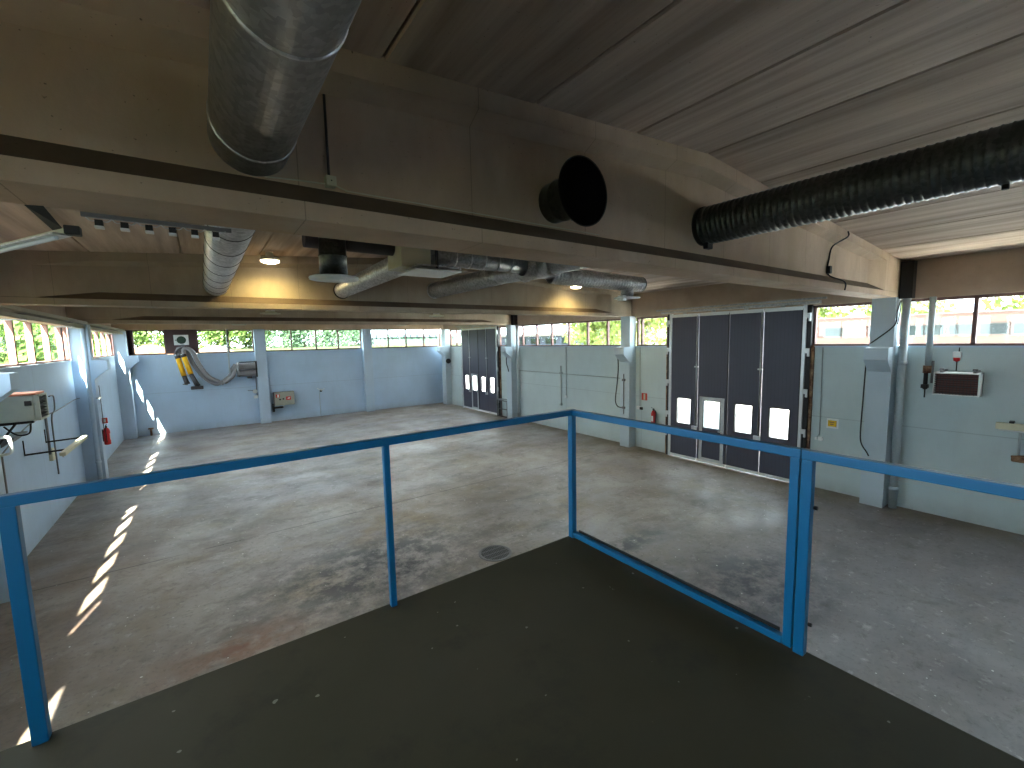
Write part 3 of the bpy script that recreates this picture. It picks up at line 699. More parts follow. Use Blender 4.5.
# ------------------------------------------------------------------ heater wall (left)
t = thing('cable_tray', 'long pale cable tray running above the windows of the heater wall', 'cable tray', (-2.6, 10, 4.45))
mk('tray', MB().box(-2.80, -2.56, YR+0.1, 23.7, 4.36, 4.375).box(-2.58, -2.56, YR+0.1, 23.7, 4.36, 4.44).box(-2.80, -2.78, YR+0.1, 23.7, 4.36, 4.44), m_tray, t)
mk('tray', MB().box(-2.74, -2.50, YR+0.1, 23.7, 4.47, 4.48).box(-2.52, -2.50, YR+0.1, 23.7, 4.47, 4.545), m_tray, t)
for k in range(5): mk('cable', MB().cyl((-2.62-0.03*k, YR+0.2, 4.393+0.004*(k % 2)), (-2.62-0.03*k, 23.6, 4.393+0.004*(k % 2)), 0.012, 8), m_tray if k % 2 else m_greyplastic, t)
for y in (5, 8, 11.5, 15, 18.5, 22): mk('bracket', MB().box(XL, -2.52, y-0.02, y+0.02, 4.335, 4.36).box(XL, -2.52, y-0.02, y+0.02, 4.45, 4.47), m_galv, t)

t = thing('wall_heater', 'boxy fan heater with faded orange top on the window wall, patched by sunlight', 'heater', (-2.5, 10.8, 2.6))
hx0, hx1, hy0, hy1, hz0, hz1 = -2.80, -2.29, 10.5, 10.98, 2.62, 3.05
mk('casing', MB().box(hx0, hx1-0.06, hy0, hy1, hz0, hz1, 0.015), m_heater, t)
mk('top_cover', MB().box(hx0-0.02, hx1-0.03, hy0-0.02, hy1+0.02, hz1, hz1+0.035, 0.008), m_orange, t)
mk('louvre_frame', MB().frame('x', hx1-0.03, hy0, hy1, hz0, hz1, 0.03, 0.06), m_heater, t)
for k in range(8):
    z = hz0+0.05+k*0.048
    mk('louvre', MB().bar((hx1-0.03, hy0+0.03, z), (hx1-0.03, hy1-0.03, z), 0.055, 0.006, (0.4, 0, 1)), m_dark if k % 2 else m_steelpipe, t)
mk('coil', MB().box(hx1-0.058, hx1-0.052, hy0+0.03, hy1-0.03, hz0+0.03, hz1-0.03), m_black, t)
mk('bracket', MB().bar((XL, hy0+0.05, hz0-0.03), (hx1-0.1, hy0+0.05, hz0-0.02), 0.04).bar((XL, hy0+0.05, hz0-0.5), (hx0+0.2, hy0+0.05, hz0-0.03), 0.03), m_dark, t)
mk('bracket', MB().bar((XL, hy1-0.05, hz0-0.03), (hx1-0.1, hy1-0.05, hz0-0.02), 0.04), m_dark, t)
mk('junction_tab', MB().box(hx0+0.34, hx0+0.42, hy0-0.02, hy0, hz0+0.26, hz0+0.34, 0.005), m_greyplastic, t)
tag(mk('heater_pipe', MB().tube(smooth_path([(-2.75, 10.6, 2.55), (-2.6, 10.55, 2.4), (-2.45, 10.5, 2.42), (-2.42, 10.5, 2.58)], 5), 0.013, 8), m_dark), 'looped thin black pipe under the sunlit heater', 'pipe')
def arm_lamp(y0, y1, z, lab, xa):
    t = thing('arm_lamp', lab, 'lamp', (XL, (y0+y1)/2, z))
    for y in (y0, y1):
        mk('arm', MB().bar((XL+0.02, y, z), (xa, y, z+0.02), 0.03, 0.03).bar((XL+0.01, y, z-0.02), (XL+0.01, y, z+0.28), 0.015, 0.015), m_dark, t)
    mk('strip', MB().box(xa-0.02, xa+0.07, y0-0.5, y1+0.05, z-0.02, z+0.05, 0.008), m_cream, t)
    mk('tube', MB().cyl((xa+0.02, y0-0.46, z-0.035), (xa+0.02, y1, z-0.035), 0.016, 8), m_white, t)
arm_lamp(12.05, 13.45, 1.80, 'cream strip lamp on two black wall arms below the sunlit heater', -2.33)
tag(mk('wall_bracket', MB().loft([[(XL, 11.0, 2.30), (-2.76, 11.0, 2.30), (-2.76, 11.0, 2.27), (XL, 11.0, 2.14)], [(XL, 11.75, 2.30), (-2.76, 11.75, 2.30), (-2.76, 11.75, 2.27), (XL, 11.75, 2.14)]]), m_steelpipe), 'grey sheet bracket on the wall just beyond the white bent pipe', 'bracket')
tag(mk('bent_pipe', MB().tube(smooth_path([(-2.66, 9.85, 2.47), (-2.58, 9.85, 2.48), (-2.52, 9.85, 2.46), (-2.51, 9.85, 2.30), (-2.53, 9.85, 2.22), (-2.66, 9.85, 2.20)], 6), 0.022, 10), m_white), 'white bent pipe handle on the column at the edge of view', 'pipe')
tag(mk('thin_conduit', MB().tube([(-2.625, 9.88, 2.2), (-2.625, 9.88, 0.3)], 0.012, 8), m_steelpipe), 'thin grey conduit running down below the white bent pipe', 'conduit')
t = thing('socket_conduit', 'vertical conduits with a small cream socket behind the strip lamp arms', 'conduit', (XL, 13.5, 1.4))
mk('pipe', MB().cyl((XL+0.03, 13.55, 1.5), (XL+0.03, 13.55, 2.65), 0.022, 8), m_steelpipe, t)
mk('pipe', MB().tube(smooth_path([(XL+0.03, 14.0, 2.75), (XL+0.03, 14.35, 2.72), (XL+0.03, 14.3, 2.4), (XL+0.03, 13.98, 2.2), (XL+0.03, 13.98, 0.95)], 4), 0.014, 8), m_steelpipe, t)
mk('socket', MB().box(XL, XL+0.07, 13.55, 13.72, 1.35, 1.62, 0.012), m_cream, t)
tag(mk('wall_cable', MB().tube(smooth_path([(-2.86, 10.7, 2.05), (-2.86, 11.5, 2.22), (-2.87, 12.6, 2.36), (-2.87, 14.5, 2.38), (-2.87, 16.55, 2.45), (-2.49, 16.60, 2.42), (-2.48, 16.7, 2.40)], 5), 0.012, 6), m_steelpipe), 'thin cable rising along the wall from the heater to the extinguisher column', 'cable')
tag(mk('column_pipe', MB().cyl((-2.60, 16.45, 0.05), (-2.60, 16.45, 4.45), 0.055, 12).lathe((-2.60, 16.45, 0.6), (0, 0, 1), [(0, 0.055), (0, 0.066), (0.08, 0.066), (0.08, 0.055)], 12), m_col), 'painted drain pipe in front of the extinguisher column', 'pipe')
t = thing('valve_fitting', 'small white valve with cross pipe on the column above its extinguisher', 'valve', (-2.45, 16.8, 2.4))
mk('pipe', MB().cyl((-2.47, 16.62, 2.40), (-2.47, 17.02, 2.40), 0.018, 8), m_white, t)
mk('stem', MB().cyl((-2.47, 16.9, 1.45), (-2.47, 16.9, 2.75), 0.01, 8), m_steelpipe, t)

def extinguisher(x, y, z, lab, n):
    t = thing('fire_extinguisher', lab, 'fire extinguisher', (x, y, z))
    mk('cylinder', MB().lathe((x, y, z), (0, 0, 1), [(0, 0.0), (0, 0.06), (0.02, 0.075), (0.40, 0.075), (0.46, 0.055), (0.49, 0.03), (0.50, 0.0)], 24), m_red, t)
    mk('valve', MB().box(x-0.02, x+0.02, y-0.03, y+0.03, z+0.49, z+0.54, 0.006).bar((x, y-0.03, z+0.55), (x, y+0.09, z+0.58), 0.02, 0.012), m_black, t)
    mk('hose', MB().tube(smooth_path([(x, y-0.03, z+0.52), (x, y-0.10, z+0.45), (x, y-0.095, z+0.25), (x, y-0.085, z+0.08)], 5), 0.012, 8), m_black, t)
    mk('label_panel', MB().add([(x+n*0.077*math.cos(a), y+0.077*math.sin(a), z+h) for h in (0.14, 0.32) for a in (-0.55, -0.25, 0.05, 0.35)], [(0, 1, 5, 4), (1, 2, 6, 5), (2, 3, 7, 6)]), m_white, t)
    mk('bracket', MB().box(x-n*0.075, x-n*0.11, y-0.02, y+0.02, z+0.1, z+0.45), m_black, t)
extinguisher(-2.41, 16.80, 1.04, 'red fire extinguisher hung on the left wall column', 1)
extinguisher(11.98, 8.78, 0.88, 'red fire extinguisher on the wall beside the near folding door', -1)
t = thing('extinguisher_sign', 'small red and white flag sign on the column above its fire extinguisher', 'sign', (-2.4, 16.9, 1.72))
mk('plate', MB().box(-2.50, -2.38, 16.95, 16.957, 1.64, 1.80), m_redsign, t)
mk('pictogram', MB().box(-2.46, -2.42, 16.943, 16.95, 1.67, 1.77), m_white, t)
tag(mk('floor_pipe', MB().cyl((-2.05, 24.15, 0), (-2.05, 24.15, 0.30), 0.04, 10).box(-2.14, -1.96, 24.08, 24.22, 0.28, 0.33), m_rust), 'short rusty pipe stub in the sunlit corner by the end wall', 'pipe')

# ------------------------------------------------------------------ end wall
t = thing('wall_vent', 'square white plate with round dark green vent on the brown panel', 'vent', (-0.7, 24.2, 4.1))
mk('plate', MB().box(-0.97, -0.44, 24.23, 24.27, 3.88, 4.33, 0.01), m_white, t)
mk('round_vent', MB().lathe((-0.70, 24.235, 4.10), (0, -1, 0), [(0, 0.17), (0.02, 0.165), (0.03, 0.13), (0.03, 0.0)], 24).box(-0.93, -0.70, 24.20, 24.235, 4.085, 4.115), m_darkgreen, t)
t = thing('hose_hook', 'grey steel hook arm under the white vent holding the exhaust hoses', 'hook', (-0.67, 24.1, 3.8))
mk('arm', MB().box(-0.73, -0.61, 24.04, 24.28, 3.62, 3.90, 0.01).bar((-0.67, 24.28, 3.55), (-0.67, 23.86, 3.70), 0.05), m_steelpipe, t)
mk('cradle', MB().tube(smooth_path([(-1.0, 23.92, 3.45), (-0.85, 23.92, 3.68), (-0.67, 23.92, 3.75), (-0.45, 23.92, 3.68), (-0.35, 23.92, 3.50)], 5), 0.03, 8), m_greyplastic, t)
def exhaust_hose(yo, a, b, c, d, dx, lab):
    t = thing('exhaust_hose', lab, 'hose', (0, yo, 3.0), 'exhaust hoses hanging on the end wall')
    path = smooth_path([(a[0]+0.02, yo, a[1]), ((a[0]+b)/2-0.05, yo, 3.66), (b, yo, 3.72), (b+0.20, yo, 3.55), (b+0.38, yo, 3.0), (b+0.70, yo, 2.42), (b+1.08+dx, yo, 2.10), (0.62+dx, yo, 2.12), (0.95+dx, yo, 2.38), (1.10+dx, yo, 2.72), (1.24+dx*0.5, yo, 2.92)], 7)
    n = len(path); rr = [0.082+0.008*((i % 2)) for i in range(n)]
    mk('tube', MB().tube(path, rr, 12), m_hose, t)
    # sleeves and nozzle
    p0 = Vector((a[0], yo-0.02, a[1])); p1 = Vector((c[0], yo-0.04, c[1])); p2 = Vector((d[0], yo-0.06, d[1]))
    mk('top_cuff', MB().cyl(p0+(p0-p1)*0.15, p0, 0.105, 16), m_greyplastic, t)
    mk('yellow_sleeve', MB().cyl(p0, p1, 0.098, 16), m_yellow, t)
    mk('nozzle', MB().tube([p1, p1+(p2-p1)*0.7, p2], [0.085, 0.09, 0.11], 16), m_greyplastic, t)
    return t
e1 = exhaust_hose(24.02, (-0.87, 3.30), -0.72, (-0.72, 2.52), (-0.63, 2.14), 0.0, 'exhaust hose ending in the yellow sleeved nozzle hanging straight down')
mk('nozzle_hook', MB().bar((-0.80, 23.92, 2.16), (-0.62, 23.92, 2.12), 0.05, 0.04), m_steelpipe, e1)
e2 = exhaust_hose(23.84, (-0.65, 3.36), -0.52, (-0.47, 2.60), (-0.26, 2.04), 0.12, 'exhaust hose ending in the yellow sleeve with a wide black nozzle')
mk('wide_nozzle', MB().box(-0.52, -0.06, 23.66, 23.90, 1.90, 2.04, 0.03), m_greyplastic, e2)
t = thing('hose_reel', 'grey twin drum hose reel fixed to the end wall pillar', 'hose reel', (1.7, 24.0, 2.65))
mk('drum', MB().lathe((1.34, 24.0, 2.82), (1, 0, 0), [(0, 0.0), (0, 0.19), (0.04, 0.19), (0.05, 0.16), (0.62, 0.16), (0.64, 0.18), (0.70, 0.18), (0.70, 0.0)], 28), m_hose, t)
mk('drum', MB().lathe((1.34, 24.0, 2.50), (1, 0, 0), [(0, 0.0), (0, 0.17), (0.04, 0.17), (0.05, 0.14), (0.62, 0.14), (0.64, 0.16), (0.70, 0.16), (0.70, 0.0)], 28), m_hose, t)
mk('flange', MB().lathe((1.27, 24.0, 2.68), (1, 0, 0), [(0, 0.0), (0, 0.33), (0.03, 0.34), (0.07, 0.33), (0.07, 0.0)], 28), m_galv, t)
mk('bracket', MB().box(2.02, 2.09, 23.8, 24.3, 2.30, 3.05, 0.01).box(1.4, 2.05, 24.15, 24.28, 2.99, 3.03), m_dark, t)
mk('spring_arm', MB().box(1.66, 1.86, 23.9, 24.05, 2.24, 2.33, 0.02), m_steelpipe, t)
tag(mk('drop_pipe', MB().cyl((1.0, 23.98, 4.58), (0.98, 23.93, 2.55), 0.035, 10), m_pipe), 'slim grey pipe dropping from the roof in front of the window to the hoses', 'pipe')
t = thing('hose_tap', 'small white wall tap with gauge on the end wall pillar under the hose reel', 'tap', (1.95, 24.2, 1.5))
mk('pipe', MB().cyl((2.03, 24.22, 1.3), (2.03, 24.22, 2.3), 0.02, 8).cyl((1.65, 24.2, 1.64), (2.0, 24.2, 1.62), 0.015, 8), m_steelpipe, t)
mk('gauge', MB().lathe((1.95, 24.2, 1.58), (0, -1, 0), [(0, 0.10), (0.05, 0.10), (0.06, 0.08), (0.05, 0.0)], 20), m_white, t)
mk('valve', MB().box(1.88, 2.06, 24.1, 24.25, 1.24, 1.38, 0.03), m_white, t)
t = thing('control_cabinet', 'grey electric control cabinet with red stickers beside the end wall pillar', 'cabinet', (3.15, 24.15, 0.8))
mk('body', MB().box(2.70, 3.62, 24.02, 24.30, 0.80, 1.46, 0.015), m_greyplastic, t)
d = mk('door', MB().box(2.74, 3.62, 23.985, 24.02, 0.80, 1.46, 0.008), m_cabinet, t)
mk('knob', MB().lathe((2.97, 23.985, 1.10), (0, -1, 0), [(0, 0.04), (0.04, 0.035), (0.04, 0)], 12), m_black, d)
mk('knob', MB().lathe((3.12, 23.985, 1.12), (0, -1, 0), [(0, 0.04), (0.04, 0.035), (0.04, 0)], 12), m_black, d)
st = mk('sticker', MB().box(2.79, 2.97, 23.977, 23.986, 1.20, 1.36, 0.003), m_redsign, d)
mk('sticker_mark', MB().box(2.86, 2.93, 23.972, 23.978, 1.21, 1.35), m_white, st)
st = mk('sticker', MB().box(3.24, 3.46, 23.977, 23.986, 1.05, 1.22, 0.003), m_red, d)
mk('sticker_mark', MB().box(3.30, 3.40, 23.972, 23.978, 1.11, 1.15).box(3.35, 3.42, 23.972, 23.978, 1.15, 1.18), m_white, st)
mk('base_rail', MB().box(2.66, 3.1, 24.05, 24.28, 0.66, 0.72).box(2.64, 2.72, 24.05, 24.28, 0.5, 0.9), m_dark, t)
mk('cable_gland', MB().box(3.08, 3.16, 24.02, 24.1, 0.74, 0.80, 0.01), m_white, t)
t = thing('wall_tap', 'small white wall tap with thin conduit on the blank stretch of the end wall', 'tap', (4.92, 24.25, 1.35))
mk('body', MB().box(4.88, 4.98, 24.16, 24.30, 1.30, 1.40, 0.02), m_dark, t)
mk('handle', MB().bar((4.74, 24.16, 1.50), (4.90, 24.18, 1.38), 0.03).bar((5.10, 24.16, 1.46), (4.95, 24.18, 1.38), 0.03).bar((4.93, 24.15, 1.46), (4.93, 24.17, 1.36), 0.04), m_white, t)
mk('conduit', MB().cyl((4.86, 24.28, 0.05), (4.86, 24.28, 1.3), 0.012, 8), m_pipe, t)
t = thing('horn_siren', 'black round horn on the corner column beyond the far folding door', 'horn', (11.75, 23.25, 2.65))
mk('horn', MB().lathe((11.93, 23.28, 2.62), (-0.3, -1, 0), [(0, 0.05), (0.06, 0.06), (0.12, 0.12), (0.16, 0.15), (0.15, 0.12), (0.08, 0.0)], 24), m_black, t)
mk('bracket', MB().bar((11.93, 23.27, 2.62), (11.93, 23.27, 2.15), 0.03), m_black, t)

# ------------------------------------------------------------------ door wall (right)
tag(mk('drain_pipe', MB().cyl((11.92, 2.60, 0.0), (11.92, 2.60, 4.48), 0.07, 16).lathe((11.92, 2.60, 0.38), (0, 0, 1), [(0, 0.07), (0, 0.085), (0.10, 0.085), (0.10, 0.07)], 16).lathe((11.92, 2.60, 3.1), (0, 0, 1), [(0, 0.07), (0, 0.085), (0.08, 0.085), (0.08, 0.07)], 16), m_pipe), 'thick painted drain pipe beside the near column and louvred heater', 'pipe')
tag(mk('drain_pipe', MB().cyl((11.97, 16.28, 0.0), (11.97, 16.28, 4.48), 0.06, 16).lathe((11.97, 16.28, 0.3), (0, 0, 1), [(0, 0.06), (0, 0.072), (0.10, 0.072), (0.10, 0.06)], 16), m_pipe), 'thick painted drain pipe beside the far door column', 'pipe')
t = thing('wall_heater', 'louvred fan heater with white casing under the brick building window', 'heater', (11.7, 1.75, 2.5))
y0, y1, z0, z1 = 1.43, 2.06, 2.55, 2.99
mk('casing', MB().box(11.62, 11.95, y0, y0+0.02, z0, z1, 0.006).box(11.62, 11.95, y1-0.02, y1, z0, z1, 0.006).box(11.62, 11.95, y0, y1, z1-0.025, z1, 0.006).box(11.62, 11.95, y0, y1, z0, z0+0.02, 0.006).box(11.90, 11.95, y0, y1, z0, z1), m_white, t)
mk('coil', MB().box(11.70, 11.74, y0+0.03, y1-0.03, z0+0.02, z1-0.03), m_coil, t)
for k in range(9):
    z = z0+0.045+k*0.043
    mk('louvre', MB().bar((11.645, y0+0.02, z), (11.645, y1-0.02, z), 0.04, 0.005, (0.35, 0, 1)), m_coil if k % 3 else m_greyplastic, t)
for k in range(11):
    yy = y0+0.07+k*0.046
    mk('fin', MB().box(11.635, 11.643, yy-0.003, yy+0.003, z0+0.02, z1-0.03), m_greyplastic, t)
for yy in (y0+0.05, y1-0.13): mk('bracket', MB().box(11.66, 12.1, yy+0.01, yy+0.05, z1, z1+0.04).box(11.7, 11.8, yy, yy+0.07, z1+0.03, z1+0.08, 0.02), m_steelpipe, t)
t = thing('heater_supply_pipe', 'pale vertical pipe with valve feeding the louvred heater', 'pipe', (11.9, 2.2, 3.5))
mk('pipe', MB().cyl((11.90, 2.20, 3.05), (11.90, 2.20, 4.47), 0.052, 14), m_pipe, t)
mk('pipe', MB().cyl((11.88, 2.125, 2.75), (11.88, 2.125, 3.2), 0.022, 10), m_steelpipe, t)
mk('collar', MB().cyl((11.90, 2.20, 2.95), (11.90, 2.20, 3.10), 0.075, 12), m_rust, t)
mk('valve', MB().cyl((11.90, 2.22, 2.62), (11.90, 2.22, 2.96), 0.035, 10).box(11.84, 11.96, 2.17, 2.28, 2.64, 2.72, 0.015).cyl((11.90, 2.22, 2.45), (11.90, 2.22, 2.64), 0.012, 8), m_dark, t)
t = thing('alarm_beacon', 'small red and white alarm beacon above the louvred heater', 'alarm', (12.03, 1.82, 3.2))
mk('base', MB().box(12.0, 12.1, 1.76, 1.88, 3.26, 3.38, 0.015), m_white, t)
mk('lens', MB().lathe((12.04, 1.82, 3.26), (0, 0, -1), [(0, 0.05), (0.06, 0.045), (0.08, 0.0)], 16), m_red, t)
mk('wire', MB().cyl((12.08, 1.82, 3.0), (12.08, 1.82, 3.19), 0.008, 6).cyl((12.08, 1.80, 3.38), (12.08, 1.80, 3.47), 0.008, 6), m_dark, t)
t = thing('wall_strip_lamp', 'cream strip lamp on the door side wall below the louvred heater', 'lamp', (12.0, 0.6, 2.0))
mk('housing', MB().box(11.92, 12.02, -0.05, 1.22, 1.955, 2.075, 0.01), m_cream, t)
mk('bracket', MB().box(11.95, 12.1, 1.0, 1.06, 2.07, 2.11).box(11.95, 12.1, 0.1, 0.16, 2.07, 2.11), m_dark, t)
mk('tube', MB().cyl((11.96, -0.02, 1.94), (11.96, 1.18, 1.94), 0.016, 8), m_white, t)
t = thing('wall_valve', 'brownish valve fitting on the wall under the cream strip lamp', 'valve', (12.0, 0.9, 1.4))
mk('pipe', MB().cyl((12.06, 0.92, 1.42), (12.06, 0.92, 1.9), 0.02, 8), m_pipe, t)
mk('body', MB().box(11.98, 12.1, 0.80, 1.0, 1.36, 1.46, 0.03).bar((11.98, 1.0, 1.46), (11.98, 0.82, 1.50), 0.03), m_rust, t)
t = thing('warning_sign', 'small yellow and white warning sign beside the near folding door', 'sign', (12.08, 3.83, 1.65))
mk('plate', MB().box(12.088, 12.10, 3.71, 3.945, 1.53, 1.765, 0.003), m_white, t)
mk('yellow_panel', MB().box(12.082, 12.09, 3.745, 3.915, 1.575, 1.72), m_yellowsign, t)
mk('marks', MB().box(12.078, 12.083, 3.79, 3.88, 1.665, 1.685).box(12.078, 12.083, 3.80, 3.87, 1.615, 1.64), m_rust, t)
t = thing('wall_socket', 'small white wall socket at the foot of a conduit by the yellow sign', 'socket', (12.05, 4.08, 1.24))
mk('box', MB().box(12.03, 12.10, 4.00, 4.09, 1.20, 1.29, 0.01).box(12.05, 12.10, 4.12, 4.17, 1.20, 1.27, 0.01), m_white, t)
mk('conduit', MB().cyl((12.085, 4.08, 1.33), (12.085, 4.10, 3.46), 0.012, 8).tube([(12.085, 4.08, 1.36), (12.085, 4.14, 1.25)], 0.008, 6), m_conduit, t)
tag(mk('hanging_cable', MB().tube(smooth_path([(11.67, 3.14, 3.36), (11.68, 3.15, 2.9), (11.68, 3.16, 2.3), (11.68, 3.17, 1.6), (11.68, 3.14, 1.35), (11.68, 3.04, 1.18), (11.68, 3.0, 1.10)], 5), 0.014, 8), m_dark), 'black cable hanging down the near column next to the yellow sign', 'cable')
tag(mk('hanging_cable', MB().tube(smooth_path([(11.95, 2.70, 4.45), (11.75, 2.70, 4.2), (11.72, 2.70, 4.0), (11.70, 2.78, 3.85), (11.69, 3.1, 3.55)], 5), 0.012, 8).tube(smooth_path([(11.93, 2.68, 4.45), (11.90, 2.69, 4.2), (11.78, 2.69, 3.95)], 5), 0.009, 6), m_dark), 'thin loose cable looped over the top of the near column', 'cable')
t = thing('fire_sign', 'small red and white fire sign on the wall above the door side extinguisher', 'sign', (12.09, 9.2, 1.78))
mk('plate', MB().box(12.09, 12.10, 9.12, 9.34, 1.66, 1.90), m_redsign, t)
mk('pictogram', MB().box(12.084, 12.091, 9.19, 9.26, 1.68, 1.88), m_offwhite, t)
t = thing('wall_socket', 'small white wall socket at the foot of a conduit beside the fire sign', 'socket', (12.05, 9.36, 1.38))
mk('box', MB().box(12.04, 12.10, 9.36, 9.52, 1.32, 1.44, 0.015), m_white, t)
mk('plug', MB().box(12.0, 12.06, 9.26, 9.36, 1.33, 1.42, 0.01), m_dark, t)
mk('conduit', MB().cyl((12.085, 9.40, 1.44), (12.085, 9.42, 3.46), 0.014, 8), m_conduit, t)
t = thing('compressed_air_line', 'thin grey air pipe running along the wall between the two folding doors', 'pipe', (12.05, 13, 2.4))
mk('pipe', MB().cyl((12.05, 16.5, 2.36), (12.05, 10.02, 2.35), 0.014, 8).cyl((11.735, 9.82, 2.35), (12.05, 10.02, 2.35), 0.014, 8), m_conduit, t)
mk('drop', MB().cyl((12.05, 13.38, 1.05), (12.05, 13.38, 2.68), 0.02, 8), m_conduit, t)
mk('tee', MB().box(12.02, 12.08, 13.30, 13.46, 2.33, 2.41, 0.01), m_conduit, t)
mk('drop_valve', MB().box(12.0, 12.08, 13.33, 13.43, 1.02, 1.10, 0.01), m_conduit, t)
t = thing('drop_conduit', 'thin vertical conduit with white end box on the middle wall panel', 'conduit', (12.05, 13.08, 1.5))
mk('pipe', MB().cyl((12.07, 13.08, 1.45), (12.07, 13.08, 3.46), 0.014, 8), m_conduit, t)
mk('end_box', MB().box(12.03, 12.09, 13.03, 13.13, 1.38, 1.47, 0.01), m_white, t)
t = thing('air_hose_station', 'dark air hose looped beside a pipe on the middle column', 'hose', (11.74, 9.9, 2.0))
mk('pipe', MB().cyl((11.735, 9.82, 1.15), (11.735, 9.82, 2.55), 0.016, 8), m_steelpipe, t)
mk('hose', MB().tube(smooth_path([(11.73, 10.08, 3.12), (11.73, 10.06, 2.7), (11.72, 10.10, 2.2), (11.71, 10.15, 1.8), (11.71, 10.16, 1.55), (11.72, 10.08, 1.40), (11.73, 9.95, 1.37), (11.735, 9.82, 1.38)], 5), 0.018, 8), m_dark, t)
mk('coupling', MB().box(11.70, 11.76, 9.76, 9.88, 2.30, 2.38, 0.01).box(11.70, 11.76, 9.76, 9.88, 1.34, 1.41, 0.01), m_steelpipe, t)
t = thing('column_hose', 'short dark cable hanging on the far door column', 'cable', (11.74, 17.3, 2.7))
mk('cable', MB().tube(smooth_path([(11.74, 16.88, 3.0), (11.73, 16.86, 2.7), (11.73, 16.75, 2.45), (11.73, 16.7, 2.3)], 5), 0.02, 8), m_black, t)
t = thing('tubular_stand', 'small tubular metal rack standing on the floor by the far folding door', 'rack', (11.85, 17.4, 0))
for y in (17.0, 17.85):
    mk('hoop', MB().tube([(12.02, y, 0), (12.02, y, 0.86), (11.80, y, 0.86), (11.80, y, 0)], 0.025, 8), m_steelpipe, t)
mk('rail', MB().cyl((11.80, 17.0, 0.83), (11.80, 17.85, 0.83), 0.025, 8), m_steelpipe, t)
mk('rail', MB().cyl((11.80, 17.0, 0.42), (11.80, 17.85, 0.42), 0.025, 8), m_steelpipe, t)
mk('shelf', MB().box(11.79, 12.03, 17.0, 17.85, 0.86, 0.89), m_galv_light, t)
mk('foot_bar', MB().bar((11.80, 17.0, 0.05), (11.80, 17.85, 0.05), 0.04), m_dark, t)
t = thing('floor_drain', 'round slotted steel drain grate in the concrete floor near the platform corner', 'drain', (4.0, 6.24, 0))
mk('ring', MB().lathe((4.0, 6.24, 0.0), (0, 0, 1), [(0, 0.30), (0.008, 0.30), (0.010, 0.29), (0.010, 0.255), (0.0, 0.25)], 40), m_steelpipe, t)
mk('hole', MB().lathe((4.0, 6.24, 0.0015), (0, 0, 1), [(0, 0.26), (0.001, 0.0)], 40), m_inside, t)
g = MB()
for i in range(-8, 9):
    x = 4.0+i*0.03; h = math.sqrt(max(0, 0.255**2-(i*0.03)**2))
    if h > 0.03: g.box(x-0.006, x+0.006, 6.24-h, 6.24+h, 0.002, 0.010)
for yy in (-0.13, 0, 0.13): g.box(4.0-0.24 if abs(yy) < 0.1 else 3.79, 4.24 if abs(yy) < 0.1 else 4.21, 6.24+yy-0.008, 6.24+yy+0.008, 0.002, 0.010)
mk('grate', g, m_steelpipe, t)

# ------------------------------------------------------------------ outdoors
def grid(x0, x1, y0, y1, nx, ny, zf):
    vs = [(x0+(x1-x0)*i/nx, y0+(y1-y0)*j/ny, zf(x0+(x1-x0)*i/nx, y0+(y1-y0)*j/ny)) for j in range(ny+1) for i in range(nx+1)]
    fs = [(j*(nx+1)+i, j*(nx+1)+i+1, (j+1)*(nx+1)+i+1, (j+1)*(nx+1)+i) for j in range(ny) for i in range(nx)]
    return MB().add(vs, fs, True)
def hillz(x, y):
    s = min(1, max(0, (y-28)/14.0)); s = s*s*(3-2*s)
    e = min(1, max(0, (y-42)/14.0))
    return -0.25+3.75*s*(1 if x < 13 else max(e, 1-(x-13)/5))*(1 if x < 36 else max(0, 1-(x-36)/10))
tag(mk('ground', grid(-90, XL-0.15, -40, YB+4, 8, 8, lambda x, y: -0.25).add(*[(lambda m: (m.v, m.f))(grid(-90, 60, YB+0.13, 130, 60, 50, hillz))][0], True), m_ground, kind='structure'), 'sunlit grassy ground rising outside the end wall windows', 'ground')
tag(mk('yard', MB().box(XR+0.13, 130, -60, 60, -0.4, -0.05), m_yard, kind='structure'), 'pale sunlit yard outside the folding doors', 'ground')

def tree(x, y, z, h, r, mat, label, n=900, trunk=True, leaf=0.16, low=0.12):
    rnd = random.Random(int(x*131+y*17)); t = thing('tree', label, 'tree', (x, y, z), 'trees outside the windows')
    if trunk:
        br = MB().tube([(x, y, z-0.3), (x+0.1, y, z+h*0.35), (x-0.05, y+0.1, z+h*0.75)], [0.05*h**0.6, 0.04*h**0.6, 0.015*h**0.6], 8)
        for k in range(5):
            a = rnd.uniform(0, 6.28); z0 = z+h*rnd.uniform(0.3, 0.6)
            br.tube([(x, y, z0), (x+r*0.5*math.cos(a), y+r*0.5*math.sin(a), z0+h*0.2)], [0.02*h**0.6, 0.006*h**0.6], 6)
        mk('trunk', br, m_bark, t)
    blobs = [(Vector((x+rnd.uniform(-.55, .55)*r, y+rnd.uniform(-.55, .55)*r, z+h*rnd.uniform(low, 0.88))), r*rnd.uniform(0.38, 0.62)) for _ in range(15)]
    vs = []; fs = []
    for k in range(n):
        c, R = blobs[k % len(blobs)]
        d = Vector((rnd.gauss(0, 1), rnd.gauss(0, 1), rnd.gauss(0, 0.9))).normalized()*R*rnd.uniform(0.55, 1.05)
        p = c+d; s = leaf*rnd.uniform(0.7, 1.5)*(h/6)**0.5
        u = Vector((rnd.gauss(0, 1), rnd.gauss(0, 1), rnd.gauss(0, 1))).normalized(); v = u.orthogonal().normalized()
        w = u.cross(v); i = len(vs)
        vs += [p-v*s, p+w*s*0.6, p+v*s, p-w*s*0.6]; fs.append((i, i+1, i+2, i+3))
    mk('foliage', MB().add(vs, fs), mat, t)
rt = random.Random(3)
